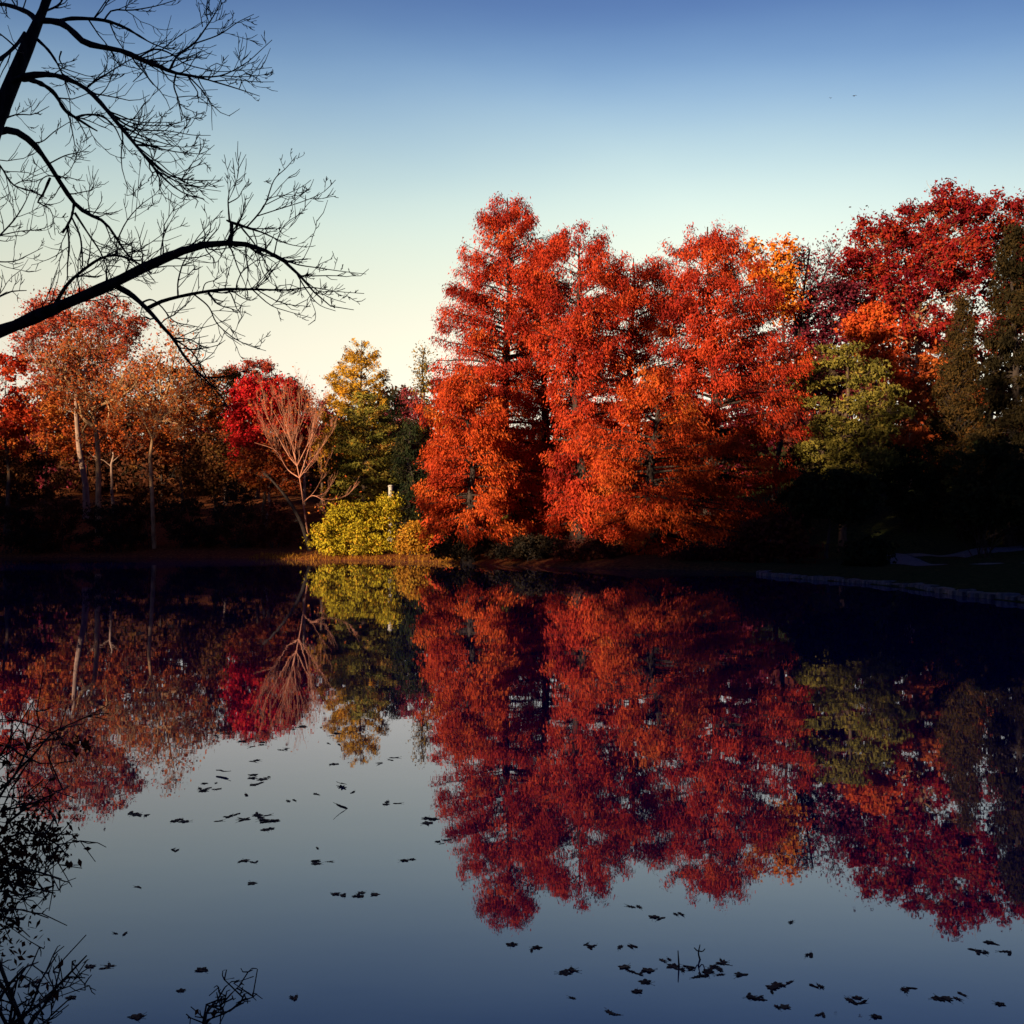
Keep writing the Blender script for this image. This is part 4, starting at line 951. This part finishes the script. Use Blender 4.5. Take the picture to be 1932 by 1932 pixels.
# ------------------------------------------------------------------ leaves floating on the pond
def leaf_mesh(kind):
    rng = np.random.default_rng({'maple': 1, 'oak': 2, 'oval': 3}[kind])
    n = 40
    a = np.linspace(0, 2 * math.pi, n, endpoint=False)
    if kind == 'maple':
        r = .55 + .45 * np.abs(np.cos(a * 2.5)) ** 1.6 * (1 - .35 * (np.cos(a) < -.6)) + .06 * np.cos(a * 15)
    elif kind == 'oak':
        r = .62 + .22 * np.cos(a * 7) + .12 * np.cos(a * 2)
    else:
        r = .62 + .3 * np.cos(a * 2) + .05 * np.cos(a * 9)
    xy = np.stack([r * np.cos(a), r * np.sin(a) * (.95 if kind == 'maple' else .6)], 1)
    z = lambda p, s: .05 * np.abs(p[:, 1]) ** 1.5 + .03 * p[:, 0] ** 2 * s + .02 * np.sin(p[:, 0] * 5 + p[:, 1] * 4)
    V, rings = [], []
    for s in (1, .66, .33):
        p = xy * s; V.append(np.column_stack([p, z(p, 1)]))
    V = np.concatenate(V + [np.array([[0, 0, 0]])])
    top = len(V)
    V = np.concatenate([V, V - [0, 0, .03]])
    Q = []
    for h, flip in ((0, 0), (top, 1)):
        for rg in (0, 1):
            for j in range(n):
                q = [h + rg * n + j, h + rg * n + (j + 1) % n, h + (rg + 1) * n + (j + 1) % n, h + (rg + 1) * n + j]
                Q.append(q[::-1] if flip else q)
        for j in range(0, n, 2):
            q = [h + 2 * n + j, h + 2 * n + (j + 1) % n, h + 2 * n + (j + 2) % n, h + 3 * n]
            Q.append(q[::-1] if flip else q)
    for j in range(n):
        Q.append([j, top + j, top + (j + 1) % n, (j + 1) % n])
    # stalk
    sv, sq = tubes(np.array([[[-.5, 0, .02], [-.95, .05, .05], [-1.35, -.03, .12]]]), np.array([[.025, .022, .03]]), 5)
    Q = np.array(Q); Q = np.concatenate([Q, sq + len(V)]); V = np.concatenate([V, sv])
    return V, Q
LFM = [plain_mat('wet_brown_leaf', (.08, .04, .024), (.20, .10, .055), 9), plain_mat('dark_wet_leaf', (.035, .02, .018), (.09, .045, .03), 9), plain_mat('tan_dry_leaf', (.16, .09, .04), (.27, .16, .08), 9)]
LPROT = {}
for kd in ('maple', 'oak', 'oval'):
    V, Q = leaf_mesh(kd)
    for mi, m in enumerate(LFM):
        o = build('leaf_shape', V, Q, m, smooth=False)
        LPROT[kd, mi] = o.data; o.data.name = 'floating_leaf'
        bpy.data.objects.remove(o)
rngL = np.random.default_rng(8)
def crop5(x, y): return ((300 + x / 2.415) * .8285, (1650 + y / 2.415) * .8285)
def crop7(x, y): return ((1100 + x / 1.568) * .8285, (2000 + y / 1.568) * .8285)
def crop6(x, y): return (x * S2 * .8285, (1600 + y * S2) * .8285)
def floating(px, py, size, label, group, kind=None, mat=None, tilt=.05):
    D = at(px, py, 1.0); d = D - [0, 0, CAMZ]; s = -CAMZ / d[2]; p = d * s
    kd = kind or ['maple', 'oak', 'oval'][rngL.integers(0, 3)]
    mi = int(rngL.choice([0, 1, 2], p=[.4, .45, .15])) if mat is None else mat
    o = bpy.data.objects.new('floating_leaf', LPROT[kd, mi])
    o.location = (p[0], p[1], .002 + (tilt > .2) * tilt * .03)
    o.scale = (size,) * 3
    o.rotation_euler = (rngL.normal() * tilt, rngL.normal() * tilt, rngL.uniform(0, 6.28))
    COL.objects.link(o)
    tag(o, label, 'leaf', group)
GL = 'fallen leaves afloat on the pond'
# (photo spot, how many, spread px, label)
spots = [
    (crop5(435, 60), 3, 16, 'dark leaf afloat in the reflection of the slender pale tree'), (crop5(490, 50), 2, 8, 'dark leaf afloat just off the reflected crimson maple'), (crop5(715, 105), 4, 18, 'leaf in the short row afloat left of the reflected golden conifer'),
    (crop5(835, 130), 3, 12, 'leaf in the pair of short lines left of the reflected golden tip'), (crop5(945, 20), 4, 16, 'leaf afloat in the reflected bare twigs'), (crop5(1110, 55), 3, 12, 'leaf afloat against the left side of the reflected golden tip'), (crop5(1135, 110), 2, 10, 'flat leaf beside the reflected golden tip'),
    (crop5(1120, 217), 2, 8, 'flat leaf below the reflected golden tip'), (crop5(1425, 195), 2, 8, 'flat leaf between the golden and red reflections'), (crop5(1380, 212), 2, 10, 'leaf afloat left of the red reflection'), (crop5(700, 205), 2, 12, 'flat leaf alone under the short row'),
    (crop5(705, 292), 5, 14, 'leaf of the tight dark cluster on the pale water'), (crop5(698, 328), 3, 10, 'leaf in the line just under the tight dark cluster'), (crop5(392, 358), 4, 12, 'leaf in the thin dark line right of the rosy reflection'), (crop5(455, 328), 3, 14, 'leaf in the upper thin line right of the rosy reflection'), (crop5(463, 352), 2, 6, 'small dark leaf at the end of the thin line'),
    (crop5(625, 387), 1, 3, 'small single leaf on the pale water'), (crop5(885, 416), 2, 6, 'small flat leaf in mid pond'), (crop5(1012, 384), 1, 3, 'small cupped leaf in mid pond'), (crop5(1215, 374), 1, 3, 'tiny leaf right of mid pond'), (crop5(1410, 431), 3, 9, 'leaf in the dark dash left of the red reflection'),
    (crop5(600, 512), 8, 26, 'leaf in the long drifting row on the left water'), (crop5(690, 497), 3, 9, 'leaf right of the long drifting row'), (crop5(745, 533), 6, 12, 'leaf of the dark heap at the end of the long row'), (crop5(728, 571), 2, 9, 'flat leaf under the dark heap'), (crop5(510, 505), 2, 8, 'leaf at the left end of the long row'),
    (crop5(275, 533), 4, 12, 'leaf in the small dark group at the left'), (crop5(35, 500), 5, 16, 'leaf in the dark cluster under the rosy reflection'), (crop5(238, 690), 3, 8, 'tilted leaf in the open blue water'), (crop5(635, 752), 4, 12, 'leaf in the faint row on the blue water'), (crop5(1030, 750), 5, 14, 'leaf in the straight row on the blue water'), (crop5(1515, 745), 2, 8, 'faint leaf left of the red reflection foot'),
    (crop5(1035, 680), 1, 3, 'single small leaf on the blue water'), (crop5(700, 872), 2, 10, 'pair of thin leaves like a small arch'), (crop5(30, 893), 1, 3, 'single leaf at the left on the blue water'), (crop5(1245, 935), 8, 18, 'leaf of the dark raft in the lower middle'), (crop5(1160, 943), 2, 8, 'leaf drifting left of the dark raft'), (crop5(1665, 517), 3, 10, 'leaf at the edge of the red reflection'), (crop5(1640, 548), 2, 8, 'flat leaf at the edge of the red reflection'), (crop5(1730, 645), 3, 14, 'leaf in the lower edge of the red reflection'),
    (crop6(745, 1390), 2, 6, 'broad dark leaf with a paler rim on the lower left water'), (crop6(540, 1585), 2, 6, 'brown leaf beside the low corner shrub'), (crop6(640, 1587), 3, 14, 'leaf in the row right of the low corner shrub'), (crop6(210, 1690), 5, 22, 'brown leaf among the twigs of the corner shrub'), (crop6(330, 1780), 4, 20, 'brown leaf below the corner shrub twigs'), (crop6(1210, 1610), 2, 6, 'dull leaf above the sapling'), (crop6(1100, 1735), 1, 4, 'small leaf left of the sapling'), (crop6(825, 1895), 3, 10, 'broad brown leaf at the bottom left of the water'), (crop6(1760, 1778), 2, 8, 'leaf right of the sapling'), (crop6(830, 1110), 1, 3, 'tiny leaf in the open blue water'),
    (crop7(105, 237), 1, 3, 'small leaf left of the lower drift'), (crop7(175, 252), 3, 10, 'leaf in the first small group of the lower drift'), (crop7(390, 243), 4, 14, 'leaf in the dark group under the reflected red top'), (crop7(500, 243), 3, 12, 'broad dark leaf right of the dark group'), (crop7(325, 330), 4, 14, 'leaf in the small group on the lower navy water'), (crop7(500, 318), 1, 4, 'flat leaf left of the main drift'), (crop7(570, 340), 4, 20, 'leaf in the left part of the main drift'), (crop7(580, 372), 2, 8, 'tan leaf below the main drift'),
    (crop7(650, 293), 2, 10, 'leaf at the upper left of the main drift'), (crop7(700, 318), 6, 16, 'leaf in the thick middle of the main drift'), (crop7(770, 345), 7, 22, 'leaf in the lower middle of the main drift'), (crop7(820, 318), 5, 20, 'leaf in the right part of the main drift'), (crop7(870, 300), 3, 12, 'leaf at the upper right of the main drift'), (crop7(915, 348), 3, 12, 'leaf right of the main drift'), (crop7(985, 412), 6, 26, 'leaf in the long raft below the main drift'), (crop7(1060, 382), 3, 14, 'leaf above the long raft'),
    (crop7(1200, 384), 2, 8, 'tan leaf alone on the navy water'), (crop7(1310, 432), 5, 16, 'leaf in the dark group at the lower right'), (crop7(1520, 394), 3, 14, 'leaf in the pair right of the dark group'), (crop7(1670, 422), 7, 20, 'leaf of the wide brown raft at the lower right'), (crop7(1840, 449), 1, 4, 'small leaf by the right edge'), (crop7(1780, 265), 4, 12, 'leaf under the reflected dark red oak'), (crop7(1830, 235), 3, 10, 'leaf beneath the right edge of the oak reflection'), (crop7(1880, 266), 2, 8, 'leaf nearest the right edge'), (crop7(1160, 275), 2, 6, 'faint leaf in the blue right of the main drift'), (crop7(470, 482), 2, 8, 'dark leaf at the bottom middle'), (crop7(1090, 460), 2, 10, 'tan leaf at the bottom right of centre'), (crop7(1210, 490), 2, 6, 'dark leaf at the bottom right'), (crop7(310, 428), 1, 4, 'single dark leaf on the lower navy water'), (crop7(550, 405), 2, 10, 'faint leaf under the left of the main drift'), (crop7(1390, 495), 1, 4, 'tan leaf near the bottom right'),
    (crop7(720, 127), 2, 8, 'leaf left of the reflected round red top'), (crop7(1100, 156), 2, 8, 'leaf right of the reflected round red top'), (crop7(535, 100), 2, 8, 'leaf between the two reflected red tops'), (crop7(640, 140), 2, 8, 'faint leaf between the two reflected red tops'),
]
for (px, py), cnt, spread, lb in spots:
    for j in range(cnt):
        floating(px + rngL.normal() * spread * .85, py + rngL.normal() * spread * .16, rngL.uniform(.017, .031) * (1.45 if py < 1570 else 1), lb, GL)
floating(*crop5(497, 273), .075, 'single dark curled leaf standing up on the pale water', GL, 'oval', 1, .75)
floating(*crop5(1157, 335), .06, 'dark cupped leaf alone right of mid pond', GL, 'oak', 1, .4)
floating(*crop5(1158, 467), .055, 'dark arched leaf alone right of mid pond, lower down', GL, 'oval', 1, .5)

# thin stalk and twig sticking out of the leaf drift
def water_at(px, py):
    d = at(px, py, 1.0) - [0, 0, CAMZ]; return d * (-CAMZ / d[2]) + [0, 0, CAMZ]
for (x, y), pts, lb in [((775, 290), [(0, 0), (-3, -12), (0, -28)], 'small forked twig standing out of the leaf drift'), ((700, 315), [(0, 0), (-1, -14), (-2, -30)], 'thin straight stalk standing out of the leaf drift')]:
    px, py = crop7(x, y); w = water_at(px, py); D = w[1]
    ln = smoothline([at(px + a, py + b, D) for a, b in pts], 8)
    parts = [tubes(ln[None], np.linspace(.004, .002, 8)[None], 5)]
    if 'forked' in lb:
        for e in ((-11, -22), (9, -20)):
            parts.append(tubes(smoothline([ln[4], at(px + e[0] * .5, py + e[1] * .75, D + .02), at(px + e[0], py + e[1], D)], 6)[None], np.linspace(.003, .002, 6)[None], 4))
    V, Q = join(parts)
    tag(build('twig', V, Q, BM['dark'], smooth=True, origin=w), lb, 'twig').location = w

# ------------------------------------------------------------------ birds
def bird(px, py, D, span, roll, yaw, label):
    c = at(px, py, D)
    root = empty('bird', c, label, 'bird', 'birds in the sky')
    k = np.linspace(-1, 1, 9)
    rad = np.array([.01, .05, .085, .1, .1, .085, .06, .035, .05]) * span * .9
    P = np.stack([k * .28 * span, 0 * k, .02 * span * np.cos(k * 2)], 1)
    V, Q = tubes(P[None], rad[None], 8); build('body', V, Q, BM['dark'], root, smooth=True)
    for s in (-1, 1):
        V, Q = [], []
        for i, (u, zz, ch, x0) in enumerate([(.04, .03, .16, .02), (.22, .12, .17, .05), (.38, .10, .13, .0), (.52, .02, .05, -.09)]):
            for dx, dz in ((ch, 0), (0, .018), (-ch, 0), (0, -.012)):
                V.append([(x0 + dx) * span * .8, s * u * span, (zz + dz) * span])
        for i in range(3):
            for j in range(4):
                Q.append([4 * i + j, 4 * i + (j + 1) % 4, 4 * i + 4 + (j + 1) % 4, 4 * i + 4 + j])
        Q += [[12, 13, 14, 15]]
        build('wing', V, Q, BM['dark'], root)
    root.rotation_euler = (roll, 0, yaw)
bird(1567, 185, 150, .42, .15, 1.3, 'smaller distant bird with arched wings, left of the pair')
bird(1612, 181, 150, .62, -.18, 1.8, 'larger distant bird gliding with level wings, right of the pair')

# ------------------------------------------------------------------ light, sky, camera
sd = Vector((SUN2[0] * math.cos(SUN_EL), SUN2[1] * math.cos(SUN_EL), math.sin(SUN_EL)))
sl = bpy.data.lights.new('sun', 'SUN'); sl.energy = 5.0; sl.angle = math.radians(.5); sl.color = (1, .76, .5)
so = bpy.data.objects.new('sun', sl); so.rotation_euler = sd.to_track_quat('Z', 'Y').to_euler(); so.location = (-40, -50, 60); COL.objects.link(so)
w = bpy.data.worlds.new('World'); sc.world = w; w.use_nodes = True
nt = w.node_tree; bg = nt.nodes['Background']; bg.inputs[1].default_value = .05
sky = nt.nodes.new('ShaderNodeTexSky'); sky.sky_type = 'NISHITA'; sky.sun_disc = False
sky.sun_elevation = SUN_EL; sky.sun_rotation = math.radians(180) + SUN_AZ
tc = nt.nodes.new('ShaderNodeTexCoord'); sx = nt.nodes.new('ShaderNodeSeparateXYZ'); nt.links.new(tc.outputs['Generated'], sx.inputs[0])
# tone of the evening air by height above the horizon
S = 4.5
stops = [(0.0, (2.5, 2.1, 2.6)), (.06, (2.6, 2.2, 2.6)), (.13, (3.7, 2.6, 2.2)), (.18, (3.96, 2.76, 2.08)), (.222, (4.0, 2.98, 2.13)), (.262, (3.83, 3.11, 2.32)), (.302, (3.06, 2.73, 2.29)),
         (.34, (2.25, 2.25, 2.3)), (.371, (1.5, 1.72, 2.1)), (.41, (.86, 1.08, 1.72)), (.47, (.66, .8, 1.5)), (.58, (.4, .5, 1.25)), (1, (.35, .5, 1.3))]
rp = ramp_node(nt, [(p, tuple(v / S for v in c)) for p, c in stops])
rp.color_ramp.interpolation = 'B_SPLINE'
mpn = nt.nodes.new('ShaderNodeMapping'); mpn.inputs['Scale'].default_value = (2.2, 2.2, 7)
nzs = nt.nodes.new('ShaderNodeTexNoise'); nzs.inputs['Scale'].default_value = 1.4; nzs.inputs['Detail'].default_value = 5
nt.links.new(tc.outputs['Generated'], mpn.inputs[0]); nt.links.new(mpn.outputs[0], nzs.inputs['Vector'])
hz = nt.nodes.new('ShaderNodeMath'); hz.operation = 'MULTIPLY_ADD'; hz.inputs[1].default_value = .035
off_ = nt.nodes.new('ShaderNodeMath'); off_.operation = 'SUBTRACT'; off_.inputs[1].default_value = .0175
nt.links.new(nzs.outputs['Fac'], hz.inputs[0]); nt.links.new(sx.outputs[2], hz.inputs[2]); nt.links.new(hz.outputs[0], off_.inputs[0])
nt.links.new(off_.outputs[0], rp.inputs[0])
m1 = nt.nodes.new('ShaderNodeMix'); m1.data_type = 'RGBA'; m1.blend_type = 'MULTIPLY'; m1.inputs[0].default_value = 1
nt.links.new(sky.outputs[0], m1.inputs[6]); nt.links.new(rp.outputs[0], m1.inputs[7])
m2 = nt.nodes.new('ShaderNodeVectorMath'); m2.operation = 'SCALE'; m2.inputs['Scale'].default_value = S
nt.links.new(m1.outputs[2], m2.inputs[0])
# bright sky northward, dimmed and tinted navy overhead and behind to deepen the shadows
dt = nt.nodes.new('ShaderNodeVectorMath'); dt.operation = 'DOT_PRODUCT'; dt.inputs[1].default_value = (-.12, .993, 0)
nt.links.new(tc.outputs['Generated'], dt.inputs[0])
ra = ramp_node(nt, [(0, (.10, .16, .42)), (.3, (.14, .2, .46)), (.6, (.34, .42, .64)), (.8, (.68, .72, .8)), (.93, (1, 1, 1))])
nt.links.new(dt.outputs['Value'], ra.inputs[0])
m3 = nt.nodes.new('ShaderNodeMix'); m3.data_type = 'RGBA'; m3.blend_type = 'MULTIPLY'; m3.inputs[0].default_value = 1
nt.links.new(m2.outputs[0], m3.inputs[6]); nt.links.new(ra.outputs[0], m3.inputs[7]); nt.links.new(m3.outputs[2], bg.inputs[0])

cam = bpy.data.cameras.new('camera'); co = bpy.data.objects.new('camera', cam); COL.objects.link(co)
co.location = (0, 0, CAMZ); co.rotation_euler = (math.pi / 2 + PITCH, 0, 0)
cam.sensor_fit = 'HORIZONTAL'; cam.angle = 2 * math.atan(966 / F); cam.clip_end = 6000; cam.clip_start = .05
sc.camera = co
vs = sc.view_settings; vs.view_transform = 'Standard'; vs.look = 'None'; vs.exposure = 1.0; vs.gamma = 1
sc.cycles.max_bounces = 5; sc.cycles.diffuse_bounces = 2; sc.cycles.glossy_bounces = 3; sc.cycles.transmission_bounces = 2
sc.cycles.use_denoising = True
print('SCENE BUILT', round(time.time() - T0, 1), sum(len(o.data.polygons) for o in bpy.data.objects if o.type == 'MESH'))
